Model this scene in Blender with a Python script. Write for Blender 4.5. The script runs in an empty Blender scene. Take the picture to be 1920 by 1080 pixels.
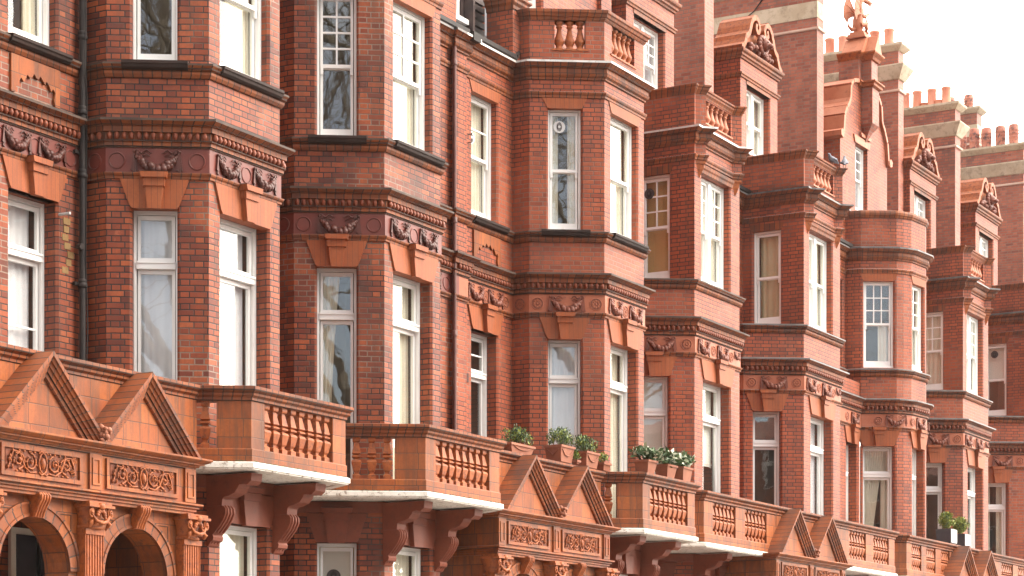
import bpy, math, random
from math import sin, cos, pi, radians as rad, hypot, atan2

# ---------------------------------------------------------------- camera, sky, sun
sc = bpy.context.scene
cd = bpy.data.cameras.new("camera"); cam = bpy.data.objects.new("camera", cd)
sc.collection.objects.link(cam); sc.camera = cam
cam.location = (0, 0, 1.6); cam.rotation_euler = (rad(90), 0, rad(-60.4))
cd.sensor_width = 36; cd.lens = 36 * 4067 / 1920; cd.shift_y = 800 / 1920
cd.clip_start = 0.1; cd.clip_end = 2000

SUN_AZ, SUN_EL = rad(152), rad(40)        # azimuth clockwise from +Y
w = bpy.data.worlds.new("World"); sc.world = w; w.use_nodes = True
nt = w.node_tree; nt.nodes.clear()
out = nt.nodes.new('ShaderNodeOutputWorld'); bg = nt.nodes.new('ShaderNodeBackground')
sky = nt.nodes.new('ShaderNodeTexSky'); sky.sky_type = 'NISHITA'; sky.sun_disc = False
sky.sun_elevation = SUN_EL; sky.sun_rotation = SUN_AZ
tc = nt.nodes.new('ShaderNodeTexCoord'); nz = nt.nodes.new('ShaderNodeTexNoise')
nz.inputs['Scale'].default_value = 2.2; nz.inputs['Detail'].default_value = 6
vm = nt.nodes.new('ShaderNodeVectorMath'); vm.operation = 'DOT_PRODUCT'
vm.inputs[1].default_value = (-0.78, -0.5, 0.12)
mr = nt.nodes.new('ShaderNodeMath'); mr.operation = 'MULTIPLY_ADD'; mr.inputs[1].default_value = -0.42
rp = nt.nodes.new('ShaderNodeMapRange'); rp.inputs['From Min'].default_value = 0.12; rp.inputs['From Max'].default_value = 0.34; rp.inputs['To Min'].default_value = 0.28
mx = nt.nodes.new('ShaderNodeMixRGB')
# cloud deck: much brighter where the sun stands behind it, dimmer on the other side
vg = nt.nodes.new('ShaderNodeVectorMath'); vg.operation = 'DOT_PRODUCT'; vg.inputs[1].default_value = (0.74, -0.56, 0.37)
gr = nt.nodes.new('ShaderNodeMapRange'); gr.interpolation_type = 'SMOOTHSTEP'
gr.inputs['From Min'].default_value = 0.1; gr.inputs['From Max'].default_value = 1.0
gr.inputs['To Min'].default_value = 15.0; gr.inputs['To Max'].default_value = 44.0
cl = nt.nodes.new('ShaderNodeVectorMath'); cl.operation = 'SCALE'; cl.inputs[0].default_value = (1.0, .945, .86)
bl = nt.nodes.new('ShaderNodeVectorMath'); bl.operation = 'SCALE'; bl.inputs['Scale'].default_value = 1.7
L = nt.links
L.new(tc.outputs['Generated'], vg.inputs[0]); L.new(vg.outputs['Value'], gr.inputs['Value']); L.new(gr.outputs[0], cl.inputs['Scale'])
L.new(cl.outputs[0], mx.inputs['Color2']); L.new(sky.outputs[0], bl.inputs[0])
L.new(tc.outputs['Generated'], nz.inputs['Vector']); L.new(tc.outputs['Generated'], vm.inputs[0])
L.new(vm.outputs['Value'], mr.inputs[0]); L.new(nz.outputs['Fac'], mr.inputs[2])
L.new(mr.outputs[0], rp.inputs['Value']); L.new(rp.outputs[0], mx.inputs['Fac'])
L.new(bl.outputs[0], mx.inputs['Color1']); L.new(mx.outputs[0], bg.inputs['Color'])
bg.inputs['Strength'].default_value = 0.11; L.new(bg.outputs[0], out.inputs['Surface'])

sd = bpy.data.lights.new("sun", 'SUN'); sd.energy = 3.0; sd.angle = rad(36); sd.color = (1, .91, .79)
so = bpy.data.objects.new("sun", sd); sc.collection.objects.link(so)
so.rotation_euler = (rad(90) - SUN_EL, 0, pi - SUN_AZ)
sc.view_settings.view_transform = 'Standard'; sc.view_settings.look = 'None'
sc.view_settings.exposure = 0.70; sc.view_settings.gamma = 1
sc.cycles.max_bounces = 6; sc.cycles.transparent_max_bounces = 10

# ---------------------------------------------------------------- materials
class NT:
    def __init__(s, name):
        s.m = bpy.data.materials.new(name); s.m.use_nodes = True; s.t = s.m.node_tree
        s.b = s.t.nodes['Principled BSDF']; s.o = s.t.nodes['Material Output']
    def n(s, kind, **kw):
        x = s.t.nodes.new(kind)
        for k, v in kw.items(): setattr(x, k, v)
        return x
    def put(s, sock, v):
        if hasattr(v, 'links'): s.t.links.new(v, sock)
        else: sock.default_value = v
    def m2(s, op, a, b=0.0, c=0.0):
        x = s.n('ShaderNodeMath', operation=op)
        s.put(x.inputs[0], a); s.put(x.inputs[1], b); s.put(x.inputs[2], c)
        return x.outputs[0]
    def mix(s, f, a, b, mode='MIX'):
        x = s.n('ShaderNodeMixRGB', blend_type=mode)
        s.put(x.inputs[0], f); s.put(x.inputs[1], a); s.put(x.inputs[2], b)
        return x.outputs[0]
    def noise(s, scale, detail=4, vec=None, rough=.55):
        x = s.n('ShaderNodeTexNoise'); x.inputs['Scale'].default_value = scale
        x.inputs['Detail'].default_value = detail; x.inputs['Roughness'].default_value = rough
        if vec is None: vec = s.n('ShaderNodeNewGeometry').outputs['Position']
        s.t.links.new(vec, x.inputs['Vector']); return x.outputs['Fac']
    def ramp(s, f, stops, interp='LINEAR'):
        x = s.n('ShaderNodeValToRGB'); r = x.color_ramp; r.interpolation = interp
        while len(r.elements) < len(stops): r.elements.new(.5)
        for e, (p, c) in zip(r.elements, stops): e.position = p; e.color = (*c, 1) if len(c) == 3 else c
        s.put(x.inputs[0], f); return x.outputs[0]
    def maprange(s, f, a, b, c=0., d=1.):
        x = s.n('ShaderNodeMapRange'); s.put(x.inputs[0], f)
        for i, v in enumerate((a, b, c, d)): x.inputs[i + 1].default_value = v
        return x.outputs[0]
    def bump(s, h, strength=.3, dist=.01):
        x = s.n('ShaderNodeBump'); x.inputs['Strength'].default_value = strength
        x.inputs['Distance'].default_value = dist; s.put(x.inputs['Height'], h)
        s.t.links.new(x.outputs[0], s.b.inputs['Normal'])

def C4(c): return (*c, 1.0)

def brick(name, cols, mortar, mortar2, P=.34, S=.225, Hh=.075, j=.0135, rows=True, dirt=.55, dirtc=(.05,.03,.025),
          rough=.58, bumps=.5, stag=.5, fresh=None, streak=0.0):
    g = NT(name)
    uv = g.n('ShaderNodeUVMap'); sp = g.n('ShaderNodeSeparateXYZ'); g.t.links.new(uv.outputs[0], sp.inputs[0])
    # wobble so that courses are not ruler straight
    u, v = sp.outputs[0], sp.outputs[1]
    wob = g.m2('MULTIPLY', g.m2('SUBTRACT', g.noise(5.0, 2), .5), .010)
    v = g.m2('ADD', v, wob)
    if rows:
        vr = g.m2('DIVIDE', v, Hh); r = g.m2('FLOOR', vr); fv = g.m2('SUBTRACT', vr, r)
        par = g.m2('MODULO', g.m2('ADD', r, 2000), 2.0)
        u2 = g.m2('ADD', u, g.m2('MULTIPLY', par, P * stag))
        rn = g.n('ShaderNodeTexWhiteNoise', noise_dimensions='1D'); g.put(rn.inputs['W'], r)
        u2 = g.m2('ADD', u2, g.m2('MULTIPLY', rn.outputs['Value'], .022))
    else:
        r = 0.0; u2 = u
    ur = g.m2('DIVIDE', u2, P); k = g.m2('FLOOR', ur); t = g.m2('MULTIPLY', g.m2('SUBTRACT', ur, k), P)
    ish = g.m2('GREATER_THAN', t, S)
    a = g.m2('SUBTRACT', t, g.m2('MULTIPLY', ish, S))
    wid = g.m2('ADD', g.m2('MULTIPLY', ish, P - 2 * S), S)
    d = g.m2('MINIMUM', a, g.m2('SUBTRACT', wid, a))
    if rows:
        dv = g.m2('MULTIPLY', g.m2('MINIMUM', fv, g.m2('SUBTRACT', 1.0, fv)), Hh)
        d = g.m2('MINIMUM', d, dv)
    d = g.m2('ADD', d, g.m2('MULTIPLY', g.m2('SUBTRACT', g.noise(60., 3), .5), .004))
    mask = g.maprange(d, j * .5 - .0015, j * .5 + .0025)
    cb = g.n('ShaderNodeCombineXYZ'); g.put(cb.inputs[0], g.m2('ADD', g.m2('MULTIPLY', k, 2.0), ish)); g.put(cb.inputs[1], r)
    wn = g.n('ShaderNodeTexWhiteNoise', noise_dimensions='2D'); g.t.links.new(cb.outputs[0], wn.inputs['Vector'])
    big = g.noise(.9, 4); fine = g.noise(26., 5, rough=.7)
    f = g.m2('ADD', g.m2('MULTIPLY', wn.outputs['Value'], .62), g.m2('MULTIPLY', g.maprange(big, .3, .7), .38))
    nst = len(cols); col = g.ramp(f, [(i / (nst - 1) * .9 + .05, c) for i, c in enumerate(cols)])
    col = g.mix(g.maprange(fine, .3, .72, 0, .45), col, C4(tuple(c * .55 for c in cols[len(cols)//2])))
    if fresh:
        sp2 = g.maprange(g.noise(3.3, 5, rough=.75), .62, .68)
        col = g.mix(g.m2('MULTIPLY', sp2, .5), col, C4(fresh))
    # soot and weathering: drifting patches stretched down the wall
    geo = g.n('ShaderNodeNewGeometry'); mp = g.n('ShaderNodeMapping'); mp.inputs['Scale'].default_value = (1.6, 1.6, .5)
    g.t.links.new(geo.outputs['Position'], mp.inputs['Vector'])
    soot = g.maprange(g.noise(1.3, 6, mp.outputs[0], .65), .47, .72, 0, dirt)
    m1 = g.mix(g.maprange(g.noise(.5, 3), .50, .60), C4(mortar), C4(mortar2))
    c2 = g.mix(mask, m1, col)
    c2 = g.mix(soot, c2, C4(dirtc))
    if streak:
        mp2 = g.n('ShaderNodeMapping'); mp2.inputs['Scale'].default_value = (9, 9, .8)
        g.t.links.new(geo.outputs['Position'], mp2.inputs['Vector'])
        st = g.maprange(g.noise(1.5, 5, mp2.outputs[0], .7), .48, .70, 0, streak)
        c2 = g.mix(st, c2, C4((.10, .045, .025)))
    g.put(g.b.inputs['Base Color'], c2)
    g.b.inputs['Roughness'].default_value = rough
    g.b.inputs['Specular IOR Level'].default_value = .34
    hgt = g.m2('ADD', mask, g.m2('MULTIPLY', fine, .5)); g.bump(hgt, bumps, .006)
    return g.m

def plain(name, c1, c2, scale=4., rough=.6, bump=.15, bscale=40., metal=0., spec=.4, dirt=None, dlo=.55, dhi=.75):
    g = NT(name)
    col = g.mix(g.maprange(g.noise(scale, 5), .35, .65), C4(c1), C4(c2))
    if dirt: col = g.mix(g.maprange(g.noise(scale * 3.1, 6, rough=.7), dlo, dhi), col, C4(dirt))
    g.put(g.b.inputs['Base Color'], col); g.b.inputs['Roughness'].default_value = rough
    g.b.inputs['Metallic'].default_value = metal; g.b.inputs['Specular IOR Level'].default_value = spec
    if bump: g.bump(g.noise(bscale, 4), bump, .004)
    return g.m

M = {}
M['brick_a'] = brick('red brick dark pointed', [(.075,.017,.011),(.17,.032,.013),(.27,.053,.017),(.37,.090,.028),(.14,.027,.015)], (.022,.014,.013), (.24,.17,.13), fresh=(.40,.12,.06), streak=.35)
M['brick_b'] = brick('red brick lighter terrace', [(.16,.031,.016),(.28,.056,.020),(.39,.086,.030),(.33,.066,.025),(.21,.040,.019)], (.045,.022,.018), (.20,.11,.08), dirt=.4, fresh=(.40,.13,.07), streak=.3)
M['brick_s'] = brick('stack brick', [(.20,.048,.030),(.32,.082,.046),(.42,.125,.07),(.12,.038,.034)], (.22,.13,.10), (.12,.08,.07), dirt=.45)
M['mould'] = brick('orange terracotta moulding', [(.13,.032,.012),(.24,.058,.015),(.30,.080,.020),(.11,.026,.011)], (.03,.018,.014), (.04,.022,.016), P=.23, S=.115, j=.0135, rows=False, dirt=.85, rough=.62, bumps=.25, streak=.5)
M['patch'] = plain('old ochre mortar', (.20,.13,.055), (.26,.15,.06), 20., .9, .4, dirt=(.17,.05,.025))
M['moss'] = plain('moss and soot', (.045,.035,.018), (.11,.085,.035), 30., .95, .4, 60.)
M['gauged'] = brick('gauged orange lintel blocks', [(.29,.066,.016),(.34,.080,.020),(.31,.078,.022),(.37,.10,.030)], (.15,.04,.015), (.17,.05,.02), P=.15, S=.075, j=.005, rows=False, dirt=.45, dirtc=(.09,.03,.015), rough=.6, bumps=.12, streak=.3)
M['bead'] = plain('terracotta bead', (.17,.038,.016), (.23,.055,.021), 9., .5, .1, dirt=(.10,.03,.018))
M['block'] = brick('orange terracotta blocks', [(.20,.044,.010),(.33,.080,.015),(.28,.070,.015),(.38,.105,.022),(.27,.055,.014)], (.05,.025,.018), (.09,.045,.03), P=.62, S=.33, Hh=.225, j=.008, dirt=.75, dirtc=(.055,.022,.012), rough=.58, bumps=.4, streak=.85)
M['terra'] = plain('orange terracotta', (.29,.068,.014), (.35,.092,.020), 5., .58, .4, dirt=(.08,.022,.010), dlo=.46, dhi=.72)
M['terra_s'] = plain('sooty terracotta ground', (.10,.026,.010), (.20,.045,.014), 14., .7, .3)  # darker terracotta behind the scroll relief
M['terra_p'] = plain('pale terracotta', (.36,.11,.05), (.42,.15,.075), 3., .55, .2, dirt=(.14,.045,.025))
M['terra_d'] = plain('painted brown terracotta', (.18,.042,.019), (.21,.052,.024), 3., .6, .12, dirt=(.11,.03,.016), dlo=.5, dhi=.85)
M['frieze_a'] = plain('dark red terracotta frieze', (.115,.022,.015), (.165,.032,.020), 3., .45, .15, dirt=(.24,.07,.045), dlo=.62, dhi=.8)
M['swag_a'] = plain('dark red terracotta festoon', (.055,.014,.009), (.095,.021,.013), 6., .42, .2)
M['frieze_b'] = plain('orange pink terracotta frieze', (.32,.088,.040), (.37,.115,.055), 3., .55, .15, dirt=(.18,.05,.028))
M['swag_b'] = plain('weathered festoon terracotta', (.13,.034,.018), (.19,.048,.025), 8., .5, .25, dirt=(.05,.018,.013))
M['leadd'] = plain('sooty weathered top', (.045,.03,.025), (.09,.055,.04), 5., .7, .2, spec=.3)
M['lead'] = plain('lead flashing', (.09,.08,.075), (.16,.145,.14), 5., .5, .2, metal=.3, spec=.5, dirt=(.05,.035,.03))
M['joint'] = plain('sooty joint', (.03,.016,.012), (.06,.03,.02), 6., .9, 0)
M['leadw'] = plain('bright lead capping', (.50,.47,.44), (.66,.63,.6), 5., .42, .15, metal=.35, spec=.5, dirt=(.2,.15,.12))
M['white'] = plain('white gloss paint', (.84,.83,.80), (.87,.86,.84), 4., .35, .05, dirt=(.62,.57,.5), dlo=.62, dhi=.85)
M['slab'] = plain('flaking white masonry paint', (.66,.62,.55), (.80,.77,.71), 5., .7, .5, 30., dirt=(.22,.15,.10), dlo=.54, dhi=.66)
M['dark'] = plain('dark cast sill', (.020,.012,.010), (.035,.018,.014), 6., .7, .15, spec=.25)
M['iron'] = plain('black painted iron', (.014,.011,.011), (.026,.018,.016), 8., .6, .1, spec=.3)
M['pipe'] = plain('brown painted iron', (.07,.02,.015), (.11,.035,.025), 8., .5, .1)
M['stone'] = plain('buff stone', (.42,.33,.23), (.54,.45,.34), 2., .85, .3, 20., dirt=(.22,.17,.12), dlo=.5, dhi=.75)
M['stone_w'] = plain('pale stone string', (.62,.45,.36), (.72,.56,.46), 3., .8, .2)
M['pot'] = plain('chimney pot clay', (.58,.22,.14), (.66,.30,.21), 4., .75, .15)
M['pot_d'] = plain('sooty chimney pot clay', (.36,.12,.08), (.50,.20,.14), 3., .8, .2, dirt=(.10,.06,.06), dlo=.5, dhi=.62)
M['clay'] = plain('planter terracotta', (.22,.075,.04), (.30,.11,.06), 5., .75, .2, dirt=(.18,.08,.06))
M['zinc'] = plain('galvanised planter', (.40,.38,.37), (.50,.48,.47), 4., .45, .1, metal=.3)
M['blackbox'] = plain('dark planter', (.03,.028,.035), (.05,.045,.055), 4., .6, .1)
M['slate'] = plain('slate', (.09,.085,.09), (.14,.13,.14), 3., .7, .3)
M['lat'] = plain('dark louvre timber', (.035,.02,.02), (.06,.035,.03), 6., .6, .2)
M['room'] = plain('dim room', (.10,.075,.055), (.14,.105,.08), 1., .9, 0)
M['ochre'] = plain('ochre room wall', (.62,.44,.17), (.68,.50,.22), 1., .9, 0)
M['net'] = plain('net curtain', (.78,.76,.80), (.84,.82,.86), 3., .9, 0)
M['cream'] = plain('cream curtain', (.80,.74,.62), (.86,.81,.70), 3., .9, 0)
M['blind'] = plain('roller blind', (.82,.82,.76), (.86,.86,.80), 2., .9, 0)
M['olive'] = plain('olive curtain', (.55,.50,.32), (.62,.57,.40), 3., .9, 0)
M['vent'] = plain('white plastic vent', (.66,.66,.64), (.70,.70,.68), 3., .5, 0)
M['ventd'] = plain('dark plastic vent', (.05,.035,.035), (.07,.05,.05), 3., .5, 0)
M['leaf'] = plain('dark green leaf', (.035,.075,.025), (.07,.12,.04), 30., .45, 0)
M['leaf_y'] = plain('yellow green leaf', (.17,.22,.03), (.30,.33,.05), 30., .5, 0)
M['leaf_w'] = plain('cream edged leaf', (.50,.52,.38), (.62,.62,.48), 30., .5, 0)
M['bark'] = plain('plane tree bark', (.10,.075,.05), (.22,.18,.13), 6., .9, .4)
M['pigeon'] = plain('grey feathers', (.09,.09,.11), (.16,.16,.19), 20., .7, 0)
M['asphalt'] = plain('asphalt', (.045,.045,.047), (.06,.06,.062), 3., .9, .3)
M['paving'] = plain('paving', (.25,.24,.22), (.32,.30,.28), 1.5, .85, .2)

def glass():
    g = NT('window glass'); g.t.nodes.remove(g.b)
    tr = g.n('ShaderNodeBsdfTransparent'); tr.inputs[0].default_value = (.97,.98,.97,1)
    gl = g.n('ShaderNodeBsdfGlossy'); gl.inputs['Roughness'].default_value = .012
    ge = g.n('ShaderNodeNewGeometry'); dt = g.n('ShaderNodeVectorMath', operation='DOT_PRODUCT')
    g.t.links.new(ge.outputs['Normal'], dt.inputs[0]); g.t.links.new(ge.outputs['Incoming'], dt.inputs[1])
    c1 = g.m2('SUBTRACT', 1.0, g.m2('ABSOLUTE', dt.outputs['Value'])); fres = g.m2('MULTIPLY_ADD', g.m2('POWER', c1, 5.0), .90, .095)
    bp = g.n('ShaderNodeBump'); bp.inputs['Strength'].default_value = .07; bp.inputs['Distance'].default_value = .012
    g.put(bp.inputs['Height'], g.noise(2.2, 2)); g.t.links.new(bp.outputs[0], gl.inputs['Normal'])
    mxs = g.n('ShaderNodeMixShader'); g.put(mxs.inputs[0], fres)
    g.t.links.new(tr.outputs[0], mxs.inputs[1]); g.t.links.new(gl.outputs[0], mxs.inputs[2])
    g.t.links.new(mxs.outputs[0], g.o.inputs['Surface']); return g.m
M['glass'] = glass()

# ---------------------------------------------------------------- mesh tools
def vsub(a, b): return (a[0]-b[0], a[1]-b[1], a[2]-b[2])
def cross(a, b): return (a[1]*b[2]-a[2]*b[1], a[2]*b[0]-a[0]*b[2], a[0]*b[1]-a[1]*b[0])

class Fr:            # local frame: x along a wall, y into the wall, z up
    def __init__(s, ox=0., oy=0., oz=0., ang=0.):
        s.o = (ox, oy, oz); s.a = ang; s.c = cos(ang); s.s = sin(ang)
    def p(s, x, y, z): return (s.o[0] + x*s.c - y*s.s, s.o[1] + x*s.s + y*s.c, s.o[2] + z)
ID = Fr()

class MB:
    def __init__(s): s.v = []; s.f = []; s.uv = []; s.mi = []; s.sm = []
    def face(s, pts, uv=None, m=0, smooth=False):
        b = len(s.v); s.v.extend(pts); s.f.append(tuple(range(b, b+len(pts))))
        if uv is None:
            n = (0, 0, 0)
            for i in range(1, len(pts)-1):
                c = cross(vsub(pts[i], pts[0]), vsub(pts[i+1], pts[0])); n = (n[0]+c[0], n[1]+c[1], n[2]+c[2])
            l = math.sqrt(n[0]**2+n[1]**2+n[2]**2) or 1; n = (n[0]/l, n[1]/l, n[2]/l)
            if abs(n[2]) > .8: uv = [(q[0], q[1]) for q in pts]
            else:
                h = hypot(n[0], n[1]); tx, ty = -n[1]/h, n[0]/h
                uv = [(q[0]*tx+q[1]*ty, q[2]) for q in pts]
        s.uv.append(uv); s.mi.append(m); s.sm.append(smooth)
    def grid(s, rows, uv=None, m=0, smooth=True, close=False):
        # rows of points sharing vertices
        b = len(s.v); nc = len(rows[0])
        for r in rows: s.v.extend(r)
        for i in range(len(rows)-1):
            for k in range(nc if close else nc-1):
                k2 = (k+1) % nc
                s.f.append((b+i*nc+k, b+i*nc+k2, b+(i+1)*nc+k2, b+(i+1)*nc+k))
                if uv: s.uv.append([uv[i][k], uv[i][k+1], uv[i+1][k+1], uv[i+1][k]])
                else:
                    q = [rows[i][k], rows[i][k2], rows[i+1][k2], rows[i+1][k]]
                    s.uv.append([(a[0]+a[1], a[2]) for a in q])
                s.mi.append(m); s.sm.append(smooth)
    def box(s, fr, x0, x1, y0, y1, z0, z1, m=0):
        P = lambda x, y, z: fr.p(x, y, z)
        s.face([P(x0,y0,z0),P(x1,y0,z0),P(x1,y0,z1),P(x0,y0,z1)], m=m)
        s.face([P(x1,y1,z0),P(x0,y1,z0),P(x0,y1,z1),P(x1,y1,z1)], m=m)
        s.face([P(x0,y1,z0),P(x0,y0,z0),P(x0,y0,z1),P(x0,y1,z1)], m=m)
        s.face([P(x1,y0,z0),P(x1,y1,z0),P(x1,y1,z1),P(x1,y0,z1)], m=m)
        s.face([P(x0,y0,z1),P(x1,y0,z1),P(x1,y1,z1),P(x0,y1,z1)], m=m)
        s.face([P(x0,y1,z0),P(x1,y1,z0),P(x1,y0,z0),P(x0,y0,z0)], m=m)
    def prism(s, fr, poly, y0, y1, m=0, back=True):       # poly in local (x,z), counter-clockwise seen from the front
        n = len(poly)
        s.face([fr.p(x, y0, z) for x, z in poly], m=m)
        if back: s.face([fr.p(x, y1, z) for x, z in reversed(poly)], m=m)
        for i in range(n):
            a, b = poly[i], poly[(i+1) % n]
            s.face([fr.p(a[0],y0,a[1]), fr.p(a[0],y1,a[1]), fr.p(b[0],y1,b[1]), fr.p(b[0],y0,b[1])], m=m)
    def prismx(s, fr, poly, x0, x1, m=0):                 # poly in local (out, z), extruded along x; out points to the street
        n = len(poly)
        s.face([fr.p(x0, -o, z) for o, z in poly], m=m); s.face([fr.p(x1, -o, z) for o, z in reversed(poly)], m=m)
        for i in range(n):
            a, b = poly[i], poly[(i+1) % n]
            s.face([fr.p(x0,-a[0],a[1]), fr.p(x1,-a[0],a[1]), fr.p(x1,-b[0],b[1]), fr.p(x0,-b[0],b[1])], m=m)
    def lathe(s, fr, prof, n=12, cx=0, cy=0, z0=0, m=0, smooth=True, rot=0., cap=True):
        rows = [[fr.p(cx+r*cos(rot+2*pi*k/n), cy+r*sin(rot+2*pi*k/n), z0+z) for k in range(n)] for r, z in prof]
        if smooth: s.grid(rows, m=m, smooth=True, close=True)
        else:
            for i in range(len(rows)-1):
                for k in range(n):
                    k2 = (k+1) % n
                    s.face([rows[i][k], rows[i][k2], rows[i+1][k2], rows[i+1][k]], m=m)
        if cap:
            s.face(rows[-1], m=m); s.face(list(reversed(rows[0])), m=m)
    def blob(s, fr, cx, cy, cz, rx, ry, rz, n=8, r=5, m=0):
        rows = []
        for i in range(r+1):
            a = -pi/2 + pi*i/r
            rows.append([fr.p(cx+rx*cos(a)*cos(2*pi*k/n), cy+ry*cos(a)*sin(2*pi*k/n), cz+rz*sin(a)) for k in range(n)])
        s.grid(rows, m=m, smooth=True, close=True)
    def tube(s, pts, rad_, n=6, m=0, cap=True):
        rows = []; N = len(pts)
        up = (0.13, 0.31, .94)
        for i, p in enumerate(pts):
            a = pts[max(0, i-1)]; b = pts[min(N-1, i+1)]; d = vsub(b, a)
            l = math.sqrt(sum(q*q for q in d)) or 1; d = tuple(q/l for q in d)
            e = cross(d, up); l = math.sqrt(sum(q*q for q in e)) or 1; e = tuple(q/l for q in e); g = cross(d, e)
            r = rad_[i] if isinstance(rad_, (list, tuple)) else rad_
            rows.append([tuple(p[j] + r*(e[j]*cos(2*pi*k/n)+g[j]*sin(2*pi*k/n)) for j in range(3)) for k in range(n)])
        s.grid(rows, m=m, smooth=True, close=True)
        if cap: s.face(rows[-1], m=m); s.face(list(reversed(rows[0])), m=m)
    def sweep(s, path, prof, m=0, mats=None, closed=True, caps=True, smooth=False):
        # path: plan points; prof: (outward, z) ring; outward = right-hand side of the direction of travel
        n = len(path); D = []
        for i in range(n-1):
            dx, dy = path[i+1][0]-path[i][0], path[i+1][1]-path[i][1]; l = hypot(dx, dy); D.append((dx/l, dy/l, l))
        cols = []; cum = 0.; U = []
        for i in range(n):
            a = D[max(0, i-1)]; b = D[min(n-2, i)]
            n1 = (a[1], -a[0]); n2 = (b[1], -b[0]); mxx, myy = n1[0]+n2[0], n1[1]+n2[1]
            l = (mxx*mxx+myy*myy)/2 or 1
            mit = (mxx/l, myy/l)
            cols.append(mit); U.append(cum)
            if i < n-1: cum += D[i][2]
        k = len(prof); vl = [0.]
        for i in range(1, k+1):
            p, q = prof[i-1], prof[i % k]; vl.append(vl[-1]+hypot(q[0]-p[0], q[1]-p[1]))
        for i in range(n-1):
            for j in range(k if closed else k-1):
                p, q = prof[j], prof[(j+1) % k]
                A = (path[i][0]+cols[i][0]*p[0], path[i][1]+cols[i][1]*p[0], p[1])
                B = (path[i+1][0]+cols[i+1][0]*p[0], path[i+1][1]+cols[i+1][1]*p[0], p[1])
                Cc = (path[i+1][0]+cols[i+1][0]*q[0], path[i+1][1]+cols[i+1][1]*q[0], q[1])
                Dd = (path[i][0]+cols[i][0]*q[0], path[i][1]+cols[i][1]*q[0], q[1])
                s.face([A, B, Cc, Dd], uv=[(U[i], p[1]), (U[i+1], p[1]), (U[i+1], q[1] + (vl[j+1]-vl[j])*.01), (U[i], q[1] + (vl[j+1]-vl[j])*.01)],
                       m=(mats[j] if mats else m), smooth=smooth)
        if caps and closed:
            for i, rev in ((0, 1), (n-1, 0)):
                pts = [(path[i][0]+cols[i][0]*p[0], path[i][1]+cols[i][1]*p[0], p[1]) for p in prof]
                s.face(list(reversed(pts)) if rev else pts, m=m)
    def mesh(s, name, mats, merge=False):
        me = bpy.data.meshes.new(name); me.from_pydata(s.v, [], s.f)
        ul = me.uv_layers.new(name="UVMap"); i = 0
        flat = []
        for u in s.uv:
            for a in u: flat.extend(a)
        ul.data.foreach_set('uv', flat)
        for mt in mats: me.materials.append(M[mt] if isinstance(mt, str) else mt)
        me.polygons.foreach_set('material_index', s.mi); me.polygons.foreach_set('use_smooth', s.sm)
        me.update(); return me

def link(name, data, parent=None, loc=(0, 0, 0), rot=0., scale=None):
    o = bpy.data.objects.new(name, data); sc.collection.objects.link(o); o.parent = parent
    o.location = loc; o.rotation_euler = (0, 0, rot)
    if scale: o.scale = scale
    return o
def thing(name, label, cat, loc, group=None, rot=0.):
    o = link(name, None, None, loc, rot); o['label'] = label; o['category'] = cat
    if group: o['group'] = group
    return o
class House:
    def __init__(s, e): s.e = e; s.o = tuple(e.location)
    def part(s, name, mb, mats, parent=None, label=None):     # mb in world coordinates
        o3 = s.o; mb.v = [(a-o3[0], b-o3[1], c-o3[2]) for a, b, c in mb.v]
        o = link(name, mb.mesh(name, mats), parent or s.e)
        if label: o['label'] = label
        return o
    def inst(s, name, me, world, rot=0., parent=None, scale=None, label=None):
        o = link(name, me, parent or s.e, tuple(world[i]-s.o[i] for i in range(3)), rot, scale)
        if label: o['label'] = label
        return o

def wallpath(mb, path, z0, z1, opens={}, rev=.2, ch=.03, m=0, u0=0.):
    cum = u0
    for i in range(len(path)-1):
        A, B = path[i], path[i+1]; l = hypot(B[0]-A[0], B[1]-A[1]); fr = Fr(A[0], A[1], 0, atan2(B[1]-A[1], B[0]-A[0]))
        ops = [o for o in opens.get(i, []) if o[3] > z0 and o[2] < z1]
        us = sorted({0., l} | {o[0]-ch for o in ops} | {o[1]+ch for o in ops}); zs = sorted({z0, z1} | {q for o in ops for q in (o[2], o[3])})
        for a, b in zip(us, us[1:]):
            for c, d in zip(zs, zs[1:]):
                um, zm = (a+b)/2, (c+d)/2
                if any(o[0]-ch < um < o[1]+ch and o[2] < zm < o[3] for o in ops): continue
                mb.face([fr.p(a,0,c), fr.p(b,0,c), fr.p(b,0,d), fr.p(a,0,d)], uv=[(cum+a,c),(cum+b,c),(cum+b,d),(cum+a,d)], m=m)
        for o in ops:
            a, b, c, d = o[:4]; r = o[4] if len(o) > 4 else rev
            for x, sg in ((a, -1), (b, 1)):
                q = [fr.p(x+sg*ch,0,c), fr.p(x,ch,c), fr.p(x,ch,d), fr.p(x+sg*ch,0,d)]
                w2 = [(0,c),(ch,c),(ch,d),(0,d)]
                q2 = [fr.p(x,ch,c), fr.p(x,r,c), fr.p(x,r,d), fr.p(x,ch,d)]; w3 = [(.02,c),(.02+r,c),(.02+r,d),(.02,d)]
                if sg > 0: q.reverse(); w2.reverse(); q2.reverse(); w3.reverse()
                mb.face(q, uv=w2, m=m); mb.face(q2, uv=w3, m=m)
            mb.face([fr.p(a-ch,0,d), fr.p(a-ch,r,d), fr.p(b+ch,r,d), fr.p(b+ch,0,d)], m=m)
            mb.face([fr.p(a-ch,0,c), fr.p(b+ch,0,c), fr.p(b+ch,r,c), fr.p(a-ch,r,c)], m=m)
        cum += l
    return cum

# ---------------------------------------------------------------- windows
cache = {}
def cached(key, fn):
    if key not in cache: cache[key] = fn()
    return cache[key]

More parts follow.
